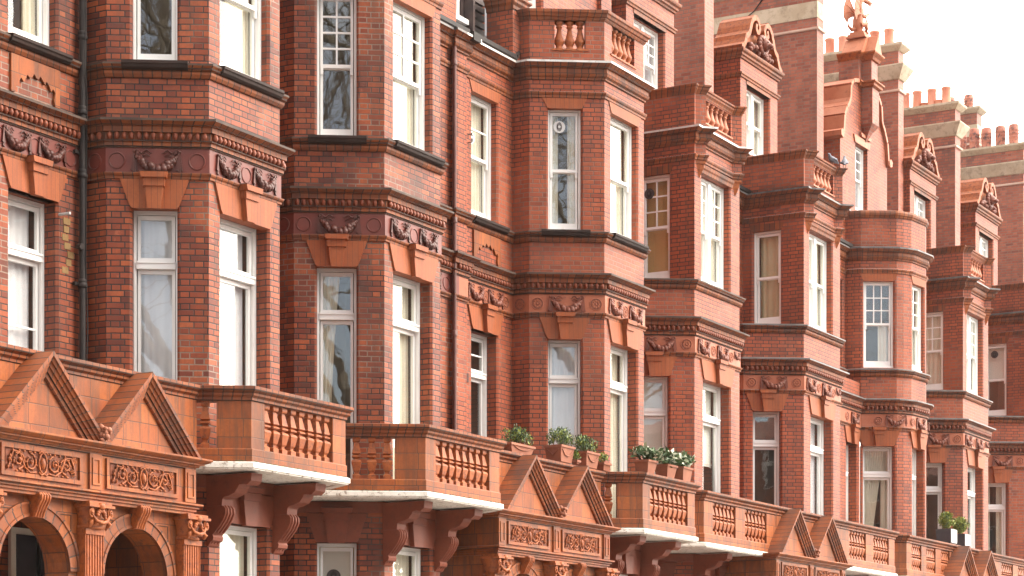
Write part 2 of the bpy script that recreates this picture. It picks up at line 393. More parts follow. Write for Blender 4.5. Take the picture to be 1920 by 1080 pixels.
def rectframe(mb, x0, x1, z0, z1, y0, y1, s, t, b):
    mb.box(ID, x0, x0+s, y0, y1, z0, z1); mb.box(ID, x1-s, x1, y0, y1, z0, z1)
    mb.box(ID, x0+s, x1-s, y0+.001, y1, z1-t, z1); mb.box(ID, x0+s, x1-s, y0+.001, y1, z0, z0+b)
def sash_mesh(w_, h, nx, ny, top, horn):
    def f():
        mb = MB(); s = .038
        rectframe(mb, 0, w_, 0, h, 0, .045, s, .05, .05 if top else .13)
        if nx > 1 or ny > 1:
            for i in range(1, nx): x = s+(w_-2*s)*i/nx; mb.box(ID, x-.012, x+.012, .006, .04, .05, h-.05)
            for i in range(1, ny): z = .05+(h-.1)*i/ny; mb.box(ID, s, w_-s, .008, .038, z-.012, z+.012)
        if horn:
            for x in (0.003, w_-.043): mb.prismx(Fr(0, .0, 0), [(0, 0), (.0, -.09), (-.03, -.09), (-.043, 0)], x, x+.04)
        if not top:
            mb.lathe(Fr(w_/2, -.005, .045, 0), [(.018, 0), (.018, .01)], 8)
        return mb.mesh('sash', ['white'])
    return cached(('s', round(w_, 3), round(h, 3), nx, ny, top, horn), f)
def box_mesh(w_, h, d, m):
    def f():
        mb = MB()
        P = ID.p
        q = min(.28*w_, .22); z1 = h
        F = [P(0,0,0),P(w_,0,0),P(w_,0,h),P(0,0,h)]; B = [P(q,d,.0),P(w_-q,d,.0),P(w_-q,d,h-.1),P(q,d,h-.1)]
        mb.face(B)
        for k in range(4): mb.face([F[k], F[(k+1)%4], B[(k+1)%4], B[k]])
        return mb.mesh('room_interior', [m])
    return cached(('r', round(w_, 3), round(h, 3), round(d, 2), m), f)
def pleat(mb, x0, x1, z0, z1, y, amp=.03, wl=.09, taper=None, ph=0.):
    n = max(6, int((x1-x0)/wl*6)); rows = []
    for z, f in ((z0, 0.), (z0+(z1-z0)*.35, .35), (z0+(z1-z0)*.7, .7), (z1, 1.)):
        r = []
        for i in range(n+1):
            t = i/n; x = x0+(x1-x0)*t
            if taper: x = x0+(x1-x0)*t*taper(f) if taper(2) > 0 else x1-(x1-x0)*(1-t)*taper(f)
            r.append((x, y+amp*(1.15-.4*f)*sin(2*pi*(x0+(x1-x0)*t)/wl+ph+sin(5*t)), z))
        rows.append(r)
    mb.grid(rows)
def curtain_mesh(w_, h, kind):
    def f():
        mb = MB(); mat = 'cream'
        if kind == 'net': mat = 'net'; pleat(mb, .02, w_-.02, 0, h, .0, .012, .11)
        elif kind == 'full': pleat(mb, .02, w_-.02, 0, h, 0, .03, .10)
        elif kind == 'olive': mat = 'olive'; pleat(mb, .02, w_-.02, 0, h, 0, .025, .13)
        elif kind == 'screen': mat = 'ochre'; mb.box(ID, .0, w_, .05, .06, 0, h); mb.box(ID, .0, w_*.25, .02, .03, 0, h)  # ochre panel close behind the glass stands in for the lit room wall
        elif kind == 'half': pleat(mb, w_*.55, w_-.01, 0, h*.5, 0, .03, .09)
        elif kind == 'right': pleat(mb, w_*.42, w_-.01, 0, h, 0, .03, .08)
        elif kind == 'left':
            def tp(q): return 1 if q == 2 else .45+.55*q*q
            pleat(mb, .0, w_*.60, 0, h, 0, .03, .07, tp)
        elif kind == 'drapes':
            pleat(mb, .0, w_*.30, 0, h, 0, .03, .07); pleat(mb, w_*.66, w_, 0, h, 0, .03, .07)
        elif kind == 'swept':
            def tp(q): return 1 if q == 2 else (.30+.7*max(0, (q-.1))**1.3)
            pleat(mb, .0, w_*.95, 0, h, .0, .02, .06, tp); pleat(mb, w_*.72, w_, 0, h, .05, .03, .07)
        elif kind in ('blind', 'blindhalf', 'blindtop'):
            mat = 'blind'; zb = {'blind': .22*h, 'blindhalf': .52*h, 'blindtop': .74*h}[kind]
            n = 10
            pts = [(.0, h)] + [(w_*i/n, zb + .02*abs(sin(pi*i/2.5)) ) for i in range(n+1)] + [(w_, h)]
            mb.prism(ID, pts, 0, .006); mb.box(ID, 0, w_, -.012, -.002, zb+.05, zb+.075)
        return mb.mesh('curtain', [mat])
    return cached(('c', round(w_, 3), round(h, 3), kind), f)
def vent_mesh(dark):
    def f():
        mb = MB(); fr = Fr()
        def disc(r, y0, y1, m):
            n = 20; a = [(r*cos(2*pi*k/n), r*sin(2*pi*k/n)) for k in range(n)]
            mb.prism(fr, a, y0, y1, m=m)
        disc(.10, -.012, .006, 0)
        for k in range(12):
            a = 2*pi*k/12
            mb.box(Fr(0, 0, 0), .04*cos(a)-.006, .04*cos(a)+.006, -.016, -.011, .04*sin(a)*1.0-.03*abs(sin(a))-.006, .04*sin(a)+.03*abs(sin(a))+.006, m=1)
        disc(.022, -.022, -.011, 0)
        return mb.mesh('ventilator', ['ventd' if dark else 'vent', 'ventd' if not dark else 'iron'])
    return cached(('v', dark), f)

def window(H, fr, x0, x1, z0, z1, kind='sash', bars=(1, 1), cur=None, room='room', rev=.2, vent=None, lowbars=(1, 1), deep=.5, curfull=False):
    """a white timber window set in an opening of a wall frame"""
    W, Hh = x1-x0, z1-z0
    def fm():
        mb = MB(); J = .045
        rectframe(mb, -.012, W+.012, 0, Hh+.01, 0, .12, J, J+.01, .05)
        mb.box(ID, -.02, W+.02, -.05, .02, 0.002, .045)
        mb.box(ID, -.01, .02, -.012, .0, .05, Hh); mb.box(ID, W-.02, W+.01, -.012, .0, .05, Hh)
        if kind == 'french':
            zt = Hh*.79 if Hh > 2.5 else Hh*.68
            mb.box(ID, J-.01, W-J+.01, -.025, .11, zt-.05, zt+.045); mb.box(ID, J, W-J, -.04, -.02, zt+.02, zt+.045)
        if kind in ('pair', 'pairf'): mb.box(ID, W/2-.055, W/2+.055, -.015, .119, .05, Hh-J)
        return mb.mesh('window', ['white'])
    key = ('w', kind, round(W, 3), round(Hh, 3))
    o = H.inst('window', cached(key, fm), fr.p(x0, rev, z0), fr.a)
    J = .045; gl = []
    def add(name, me, loc): return link(name, me, o, loc)
    cells = []
    if kind == 'french':
        zt = Hh*.79 if Hh > 2.5 else Hh*.68
        add('sash', sash_mesh(W-2*J, Hh-J-zt-.055, bars[0], bars[1], True, False), (J, .03, zt+.045))
        add('sash', sash_mesh(W-2*J, zt-.105, lowbars[0], lowbars[1], False, False), (J, .05, .05))
        gl = [(J+.035, W-J-.035, zt+.05, Hh-J-.05, .05), (J+.035, W-J-.035, .17, zt-.09, .07)]
    else:
        segs = [(J, W-J)] if kind == 'sash' else [(J, W/2-.055), (W/2+.055, W-J)]
        zm = .05+(Hh-J-.06)*.5
        for a, b in segs:
            add('sash', sash_mesh(b-a, Hh-J-zm-.0, bars[0], bars[1], True, True), (a, .02, zm-.01))
            add('sash', sash_mesh(b-a, zm-.02, lowbars[0], lowbars[1], False, False), (a, .067, .05))
            gl += [(a+.033, b-.033, zm+.03, Hh-J-.05, .042), (a+.033, b-.033, .17, zm-.02, .09)]
    mb = MB()
    for a, b, c, d, y in gl: mb.box(ID, a, b, y, y+.004, c, d)
    add('glass_pane', cached(('g',)+tuple(round(q, 3) for t in gl for q in t), lambda: mb.mesh('glass_pane', ['glass'])), (0, 0, 0))
    if cur: add('curtain', curtain_mesh(W-.1, Hh-.1, cur), (.05, .165, .05))
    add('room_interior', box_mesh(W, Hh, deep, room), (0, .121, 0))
    if vent:
        vx, vz, dk = vent; add('ventilator', vent_mesh(dk), (vx*W, .03, vz*Hh))
    return o

# ---------------------------------------------------------------- ornament meshes
def swag_mesh(mat):
    def f():
        mb = MB(); rnd = random.Random(4)
        # fruit festoon hanging between (-.5,0) and (.5,0), unit width
        N = 26
        for i in range(N+1):
            t = i/N; x = -.42+.84*t; z = -.08-.30*(1-(2*t-1)**2)
            th_ = .032+.052*(1-(2*t-1)**2)
            for k in range(2):
                r = th_*(.75+.5*rnd.random())
                mb.blob(ID, x+rnd.uniform(-.015, .015), -.03-.05*(1-(2*t-1)**2)*rnd.random(), z+rnd.uniform(-.6, .5)*th_, r, r*.9, r, 7, 4)
        # leaves along the upper edge
        for i in range(13):
            t = (i+.5)/13; x = -.40+.8*t; z = -.03-.27*(1-(2*t-1)**2)
            a = (2*t-1)*1.2
            c = [(-.055, 0), (0, -.03), (.055, -.01), (0, .03)]
            p = [(x+u*cos(a)-v*sin(a), z+.015+u*sin(a)+v*cos(a)) for u, v in c]
            mb.prism(ID, p, -.065, 0, back=False)
        # ribbons: bow knots, flying ends and hanging tails
        for sg in (-1, 1):
            X = sg*.44
            mb.blob(ID, X, -.035, -.03, .035, .035, .04, 7, 4)
            for k, (dx, ln) in enumerate(((-.035, .34), (.0, .42), (.038, .33))):
                mb.prism(ID, [(X+dx*.3-.012, -.06), (X+dx*.3+.012, -.06), (X+dx+.028, -.06-ln), (X+dx-.028, -.06-ln+.03)][::-1], -.05+.012*k, 0, back=False)
            pts = [(X, -.03, -.02)]
            for q in range(1, 9): pts.append((X-sg*.045*q, -.03, -.03+.035*sin(q*1.5)))
            mb.tube(pts, [.02]*5+[.017, .014, .01, .006], 5)
            mb.tube([(X-sg*.10, -.03, -.05), (X-sg*.17, -.035, -.11), (X-sg*.24, -.03, -.08), (X-sg*.30, -.03, -.12)], .013, 5)
        return mb.mesh('festoon', [mat])
    return cached(('swag', mat), f)
def roundel_mesh(mat, rose, dmat):
    def f():
        mb = MB(); n = 28
        ring = lambda r, y: [(r*cos(2*pi*k/n), y, r*sin(2*pi*k/n)) for k in range(n)]
        mb.grid([ring(1.06, 0), ring(1.03, -.10), ring(.93, -.12)], smooth=False, close=True); mb.grid([ring(.93, -.12), ring(.84, -.01)], m=1, smooth=False, close=True)  # dark slot on the inner slope puts the recess shade into the colour
        if rose:
            mb.face(list(reversed(ring(.82, -.006))), m=1)
            for k in range(8):
                a = 2*pi*k/8
                mb.blob(ID, .52*cos(a), -.04, .52*sin(a), .17, .09, .17, 8, 4)
                mb.tube([(.52*cos(a)+.25*cos(b), -.05, .52*sin(a)+.25*sin(b)) for b in [2*pi*q/9 for q in range(10)]], .04, 4, cap=False)
            mb.blob(ID, 0, -.06, 0, .2, .12, .2, 8, 4)
        else:
            mb.face(list(reversed(ring(.82, -.008))))
        return mb.mesh('roundel', [mat, dmat])
    return cached(('rd', mat, rose), f)
def scroll_mesh():
    def f():
        mb = MB(); rnd = random.Random(9)
        mb.box(ID, -.56, .56, -.004, .0, -.135, .135, m=1)
        def spiral(cx, cz, r0, turns, a0, sg, th_):
            pts = []; rr = []
            n = 22
            for i in range(n+1):
                t = i/n; r = r0*(1-.86*t); a = a0+sg*turns*2*pi*t
                pts.append((cx+r*cos(a), -.012-.014*t, cz+r*sin(a))); rr.append(th_*(1-.45*t))
            mb.tube(pts, rr, 5); mb.blob(ID, cx, -.03, cz, .02, .022, .02, 7, 4)
            for q in range(0, n-6, 2):
                p = pts[q]; a = a0+sg*turns*2*pi*q/n
                e = (p[0]+.026*cos(a+sg*.5), -.018, p[2]+.026*sin(a+sg*.5))
                mb.tube([p, ((p[0]+e[0])/2, -.028, (p[2]+e[2])/2), e], [.009, .011, .003], 5)
        for sg in (-1, 1):
            spiral(sg*.19, .0, .098, 1.6, pi/2, sg, .013); spiral(sg*.37, .01, .098, 1.6, -pi/2, -sg, .013)
            mb.tube([(sg*.10, -.015, -.1), (sg*.2, -.02, -.115), (sg*.29, -.02, -.06), (sg*.36, -.02, .09), (sg*.45, -.02, .1), (sg*.50, -.015, .02), (sg*.52, -.015, -.08)], .011, 5)
            for k in range(9):
                x = sg*(.44+.1*rnd.random()); z = rnd.uniform(-.11, .11)
                mb.tube([(x, -.01, z), (x+sg*.02, -.03, z+.02), (x+sg*.005, -.015, z+.045)], [.012, .012, .004], 5)
            for k in range(8):
                x = sg*(.12+.04*k); z = -.11 if k % 2 else .11
                mb.blob(ID, x, -.012, z, .018, .014, .014, 6, 4)
        n = 16
        mb.tube([(.062*cos(2*pi*k/n), -.022, .11*sin(2*pi*k/n)) for k in range(n+1)], .012, 5, cap=False)
        mb.blob(ID, 0, -.02, .0, .036, .032, .065, 10, 6)
        for sg in (-1, 1):
            mb.tube([(0, -.03, sg*.11), (.04, -.035, sg*.128), (.07, -.03, sg*.10)], .01, 5); mb.tube([(0, -.03, sg*.11), (-.04, -.035, sg*.128), (-.07, -.03, sg*.10)], .01, 5)
        return mb.mesh('scroll_relief', ['terra', 'terra_s'])
    return cached(('scroll',), f)
def baluster_mesh(sq, mat):
    def f():
        mb = MB()
        if sq:
            pr = [(.050,0),(.050,.055),(.027,.075),(.027,.095),(.042,.12),(.064,.235),(.054,.26),(.028,.275),(.028,.285),(.057,.300),(.057,.318),
                  (.030,.335),(.056,.352),(.052,.37),(.032,.48),(.027,.50),(.046,.515),(.050,.53),(.050,.57)]
            mb.lathe(ID, [(r*1.52, z) for r, z in pr], 4, smooth=False, rot=pi/4)
        else:
            pr = [(.075,0),(.075,.04),(.05,.05),(.06,.09),(.085,.13),(.088,.16),(.075,.19),(.045,.30),(.035,.37),(.055,.385),(.055,.40),(.04,.41),(.05,.43),(.075,.45),(.075,.48)]
            mb.lathe(ID, pr, 14)
        return mb.mesh('baluster', [mat])
    return cached(('bal', sq, mat), f)
def console_mesh(mat):
    def f():
        mb = MB()
        up = [(0,4.5),(0,4.12),(.235,4.12),(.245,4.20),(.27,4.225),(.34,4.235),(.43,4.27),(.485,4.33),(.50,4.365),(.56,4.37),(.62,4.36),(.68,4.405),(.69,4.5)]
        lo = [(0,4.12),(0,3.62),(.03,3.64),(.05,3.68),(.09,3.70),(.10,3.74),(.085,3.77),(.12,3.80),(.18,3.86),(.245,3.94),(.285,4.02),(.285,4.08),(.25,4.119)]
        mb.prismx(ID, up[::-1], -.11, .11); mb.prismx(ID, lo[::-1], -.10, .10)
        # three reeds down the scroll face
        for x in (-.06, 0, .06):
            mb.tube([(x, -o-.004, z) for o, z in lo[7:]], .018, 5)
            mb.tube([(x, -.03-.0, 3.66), (x, -.085, 3.72)], .012, 5)
        return mb.mesh('console', [mat])
    return cached(('console', mat), f)

def beads(mb, path, off, z, r, sp, m=0):
    for i in range(len(path)-1):
        A, B = path[i], path[i+1]; l = hypot(B[0]-A[0], B[1]-A[1]); dx, dy = (B[0]-A[0])/l, (B[1]-A[1])/l
        n = max(1, int(l/sp))
        for k in range(n):
            t = (k+.5)/n*l; x = A[0]+dx*t+dy*off; y = A[1]+dy*t-dx*off
            mb.blob(Fr(x, y, z, atan2(dy, dx)), 0, 0, 0, sp*.40, r, r*1.25, 6, 4, m=m)

def bay_path(c, wd, Yf, Yw, full=True):
    return [(c-.70, Yw), (c-.70, Yf+1.04), (c, Yf), (c+wd, Yf), (c+wd+.70, Yf+1.04), (c+wd+.70, Yw)]
def rect_path(c, wd, Yf, Yw): return [(c, Yw), (c, Yf), (c+wd, Yf), (c+wd, Yw)]
def nose_path(c, wd, Yf, Yw):
    return [(c, Yw), (c, Yf), (c+.06, Yf), (c+.20, Yf-.14), (c+.34, Yf), (c+wd-.36, Yf), (c+wd-.22, Yf-.14), (c+wd-.08, Yf), (c+wd, Yf), (c+wd, Yw)]
def bow_path(cx, Yw, r):
    pts = []
    for ph in list(range(90, 74, -5)) + [40, 32, 22] + [-10, -20, -31] + [-64] + list(range(-75, -91, -5)):
        a = rad(ph); pts.append((cx-r*sin(a), Yw-r*cos(a)))
    return pts

CORN = [(0,8.58),(.035,8.585),(.035,8.60),(.05,8.605),(.05,8.645),(.075,8.655),(.075,8.67),(.040,8.675),(.040,8.765),(.085,8.77),(.085,8.835),(.12,8.842),(.12,8.852),(.15,8.868),(.18,8.885),(.18,8.915)]
def jm(pr, top=None, jt=2):
    """material slots along a profile: the short quirks between courses are sooty joints"""
    n = len(pr); r = []
    for i in range(n):
        a, b = pr[i], pr[(i+1) % n]; l = hypot(b[0]-a[0], b[1]-a[1]); r.append(jt if 0 < i < n-2 and l < .0215 else 0)
    if top is not None: r[top] = 1; r[top-1] = 1
    return r
def cornice(H, path, lead='lead', bead=True, sp=.085):
    mb = MB(); pr = CORN + [(.0, 8.955)]
    mb.sweep(path, pr, mats=jm(pr, len(pr)-2))
    if bead: beads(mb, path, .066, 8.72, .040, sp, m=3)
    return H.part('dentil_cornice', mb, ['mould', lead, 'joint', 'bead'])
def topcornice(H, path, lead='lead'):
    mb = MB(); z = 12.15
    pr = [(0,z),(.03,z+.005),(.03,z+.03),(.07,z+.055),(.085,z+.09),(.085,z+.10),(.07,z+.105),(.07,z+.175),(.11,z+.185),(.11,z+.20),(.15,z+.235),(.18,z+.25),(.18,z+.285),(0,z+.33)]
    mb.sweep(path, pr, mats=jm(pr, len(pr)-2)); return H.part('parapet_cornice', mb, ['mould', lead, 'joint'])
def sillcourse(H, path, lead='lead'):
    mb = MB(); pr = [(0,9.45),(.03,9.455),(.055,9.49),(.06,9.52),(.045,9.53),(.085,9.545),(.085,9.565),(.11,9.59),(.11,9.615),(0,9.645)]
    mb.sweep(path, pr, mats=jm(pr, 8)); return H.part('sill_course', mb, ['mould', lead, 'joint'])
def stringcourse(H, path, z0=8.20, z1=8.28, p=.055, name='string_course', lead='lead'):
    mb = MB(); h = z1-z0; pr = [(0,z0),(p*.45,z0+.005),(p*.5,z0+h*.4),(p*.8,z0+h*.55),(p,z0+h*.8),(p,z1-.004),(0,z1+.012)]
    mb.sweep(path, pr, mats=[0]*5+[1, 0]); return H.part(name, mb, ['mould', lead])
def frieze(H, path, mat):
    mb = MB(); mb.sweep(path, [(.0,8.27),(.018,8.275),(.018,8.585),(0,8.59)]); return H.part('frieze', mb, [mat])

def facet(path, i):
    A, B = path[i], path[i+1]; return Fr(A[0], A[1], 0, atan2(B[1]-A[1], B[0]-A[0])), hypot(B[0]-A[0], B[1]-A[1])
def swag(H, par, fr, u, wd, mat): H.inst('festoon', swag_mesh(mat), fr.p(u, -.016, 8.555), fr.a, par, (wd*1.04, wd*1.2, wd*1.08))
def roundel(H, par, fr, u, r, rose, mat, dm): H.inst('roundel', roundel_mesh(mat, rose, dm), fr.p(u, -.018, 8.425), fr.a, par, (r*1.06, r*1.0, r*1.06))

def lintel(H, fr, u0, u1, z=7.86, top=8.20, mat='gauged', key=True, ks=1.0):
    mb = MB(); c = (u0+u1)/2; sp = .13
    mb.prism(fr, [(u0-.03, z+.02), (u0+.0, z-.02), (u1-.0, z-.02), (u1+.03, z+.02), (u1+sp+.02, top), (u0-sp-.02, top)], -.028, .12)
    if key:
        a, b = .085*ks, .12*ks
        mb.prism(fr, [(c-a, z-.035), (c+a, z-.035), (c+b, top-.10), (c-b, top-.10)], -.10, -.02)
        mb.prism(fr, [(c-b-.015, top-.10), (c+b+.015, top-.10), (c+b+.02, top), (c-b-.02, top)], -.12, -.02)
        mb.prism(fr, [(c-b-.04, top), (c+b+.04, top), (c+b+.055, top+.07), (c-b-.055, top+.07)], -.155, -.0)
        mb.face([fr.p(c-b-.06, -.16, top+.073), fr.p(c+b+.06, -.16, top+.073), fr.p(c+b+.055, 0, top+.085), fr.p(c-b-.055, 0, top+.085)], m=1)
    return H.part('keystone_lintel' if key else 'lintel', mb, [mat, 'lead'])
def flathead(H, fr, u0, u1, z=11.69, top=11.85, mat='gauged'):
    mb = MB(); mb.prism(fr, [(u0-.01, z-.015), (u1+.01, z-.015), (u1+.10, top), (u0-.10, top)], -.014, .10)
    return H.part('lintel', mb, [mat])
def darksill(H, fr, u0, u1):
    mb = MB(); mb.prismx(fr, [(.09,9.535),(.125,9.555),(.135,9.585),(.15,9.60),(.15,9.635),(.0,9.66),(.0,9.535)][::-1], u0, u1)
    return H.part('window_sill', mb, ['dark'])

# ---------------------------------------------------------------- balconies
COP = [(-.20,5.385),(.0,5.385),(.015,5.395),(.015,5.425),(.05,5.45),(.055,5.475),(.045,5.48),(.085,5.505),(.09,5.52),(.09,5.555),(-.02,5.575),(-.21,5.575),(-.21,5.53)]
def sub_path(path, s0, s1):
    out_ = []; cum = 0
    for i in range(len(path)-1):
        A, B = path[i], path[i+1]; l = hypot(B[0]-A[0], B[1]-A[1])
        for s in (s0, s1):
            pass
        if cum <= s0 <= cum+l+1e-9 and not out_: t = (s0-cum)/l; out_.append((A[0]+(B[0]-A[0])*t, A[1]+(B[1]-A[1])*t))
        if out_ and cum+l < s1-1e-6 and cum+l > s0+1e-6: out_.append(B)
        if s1 <= cum+l+1e-9: t = (s1-cum)/l; out_.append((A[0]+(B[0]-A[0])*t, A[1]+(B[1]-A[1])*t)); return out_
        cum += l
    out_.append(path[-1]); return out_
def at_len(path, s):
    cum = 0
    for i in range(len(path)-1):
        A, B = path[i], path[i+1]; l = hypot(B[0]-A[0], B[1]-A[1])
        if s <= cum+l or i == len(path)-2: t = (s-cum)/l; return A[0]+(B[0]-A[0])*t, A[1]+(B[1]-A[1])*t, atan2(B[1]-A[1], B[0]-A[0])
        cum += l
def total(path): return sum(hypot(path[i+1][0]-path[i][0], path[i+1][1]-path[i][1]) for i in range(len(path)-1))
def balcony(H, path, piers, runs, slabpath, mat='terra', label=None, balmat='terra', floor_back=18.0):
    """path: outer face of the balustrade; piers: (s0,s1); runs: (s0,s1,n)"""
    b = MB(); b.sweep(path, [(0,4.655),(.012,4.66),(.012,4.80),(0,4.815),(-.17,4.815),(-.17,4.655)])
    for s0, s1 in piers:
        b.sweep(sub_path(path, s0, s1), [(-.005,4.814),(-.005,5.386),(-.165,5.386),(-.165,4.814)])
    root = H.part('balcony', b, ['block'], label=label)
    c = MB(); c.sweep(path, COP, mats=jm(COP)); H.part('coping', c, ['mould', 'mould', 'joint'], root)
    for s0, s1, n in runs:
        for k in range(n):
            x, y, a = at_len(path, s0+(s1-s0)*(k+.5)/n)
            x += -sin(a)*.085; y += cos(a)*.085
            H.inst('baluster', baluster_mesh(True, balmat), (x, y, 4.815), a, root)
    sl = MB()
    sl.sweep(slabpath, [(.03,4.56),(.03,4.575),(.05,4.58),(.05,4.64),(.03,4.65),(-.10,4.654),(-.10,4.56)])
    gm_ = MB(); rg = random.Random(len(H.e.name)+int(path[1][0]*7)); T_ = total(path); q = 0.
    while q < T_-.1:
        l_ = rg.uniform(.03, .12); x, y, a = at_len(path, q+l_/2)
        gm_.blob(Fr(x, y, 4.655, a), 0, -.005, 0, l_*.7, rg.uniform(.008, .028), rg.uniform(.006, .022), 6, 3); q += l_*rg.uniform(.8, 1.9)
    H.part('moss_fringe', gm_, ['moss'], root)['kind'] = 'stuff'
    pts = [(x, y) for x, y in slabpath]
    poly = pts + [(pts[-1][0], floor_back), (pts[0][0], floor_back)]
    sl.face([(x, y, 4.575) for x, y in reversed(poly)]); sl.face([(x, y, 4.648) for x, y in poly])
    H.part('floor_slab', sl, ['slab'], root)
    return root

# ---------------------------------------------------------------- porch with twin arches and twin gables
def capital_mesh():
    def f():
        mb = MB()
        mb.lathe(ID, [(.155,0),(.165,.01),(.165,.03),(.15,.04)], 16); mb.lathe(ID, [(.145,.04),(.15,.14),(.19,.235)], 16)
        mb.box(ID, -.215, .215, -.215, .10, .235, .265); mb.box(ID, -.19, .19, -.19, .10, .265, .30)
        for ax, ay, a in ((-.16, -.17, -.75), (.16, -.17, .75)):
            for sgn in (0,):
                pts = []; rr = []
                for i in range(20):
                    t = i/19; r = .062*(1-.8*t); an = pi*.5+t*3.4*pi
                    q = r*cos(an); z = .175+r*sin(an)
                    ca, sa = cos(a), sin(a)
                    pts.append((ax+q*ca*(1 if ax > 0 else -1), ay-.02*t+abs(q)*0-.01, z)); rr.append(.016*(1-.4*t))
                mb.tube(pts, rr, 5); mb.blob(ID, ax, ay-.02, .175, .022, .03, .022, 7, 4)
            mb.tube([(ax*.9, ay*.9, .02), (ax*1.0, ay*1.02, .06), (ax*.7, ay*1.05, .10)], [.02, .03, .012], 6)
        # hanging cloth swags and central flower
        mb.tube([(-.15, -.19, .16), (-.09, -.205, .085), (0, -.21, .06), (.09, -.205, .085), (.15, -.19, .16)], [.012,.02,.026,.02,.012], 6)
        mb.blob(ID, 0, -.2, .245, .05, .04, .045, 8, 5)
        for k in range(7):
            a = pi*k/6; mb.blob(ID, .06*cos(a), -.19, .15+.05*sin(a), .025, .03, .028, 6, 4)
        for k in (-1, 1): mb.tube([(k*.07, -.17, .05), (k*.085, -.19, .11), (k*.05, -.2, .15)], [.02, .022, .008], 6)
        return mb.mesh('capital', ['terra'])
    return cached(('cap',), f)
def pilaster_mesh():
    def f():
        mb = MB(); w2 = .155; pts = []
        nf = 7; fl = 2*w2/nf
        for i in range(nf):                       # scalloped front
            x0 = -w2+i*fl; pts += [(x0, -.12), (x0+fl*.18, -.12)]
            for q in (.3, .5, .7): pts.append((x0+fl*q, -.12+.018*sin(pi*(q-.1)/.8)))
            pts.append((x0+fl*.82, -.12))
        pts += [(w2, -.12), (w2, .02), (-w2, .02)]
        for i in range(len(pts)):
            a, b = pts[i], pts[(i+1) % len(pts)]
            mb.face([(a[0], a[1], .0), (b[0], b[1], .0), (b[0], b[1], 3.64), (a[0], a[1], 3.64)])
        mb.box(ID, -w2-.01, w2+.01, -.135, .0, 3.60, 3.66)
        return mb.mesh('pilaster', ['terra'])
    return cached(('pil',), f)
def volute_key_mesh():
    def f():
        mb = MB()
        pr = [(.0,.0),(.07,-.0),(.085,.05),(.12,.12),(.165,.19),(.175,.23),(.16,.255),(0,.255)]
        mb.prismx(ID, pr, -.085, .085)
        for k in range(4):
            x = -.063+.042*k; mb.tube([(x, -.075, .01), (x, -.09, .05), (x, -.125, .12), (x, -.17, .19), (x, -.178, .23), (x, -.15, .255)], .017, 5)
        return mb.mesh('keystone', ['terra'])
    return cached(('vk',), f)
def lion_mesh(mat, sc_=1.):
    def f():
        mb = MB(); rnd = random.Random(2)
        mb.blob(ID, 0, -.04, 0, .06, .06, .07, 10, 7); mb.blob(ID, 0, -.1, -.02, .03, .035, .03, 8, 5)
        for sg in (-1, 1): mb.blob(ID, sg*.045, -.04, .055, .02, .02, .024, 6, 4); mb.blob(ID, sg*.024, -.085, .02, .012, .012, .01, 6, 4)
        for k in range(14):
            a = 2*pi*k/14; mb.blob(ID, .075*cos(a), -.02, .08*sin(a), .03, .03, .034, 6, 4)
        return mb.mesh('lion_mask', [mat])
    return cached(('lion', mat), f)

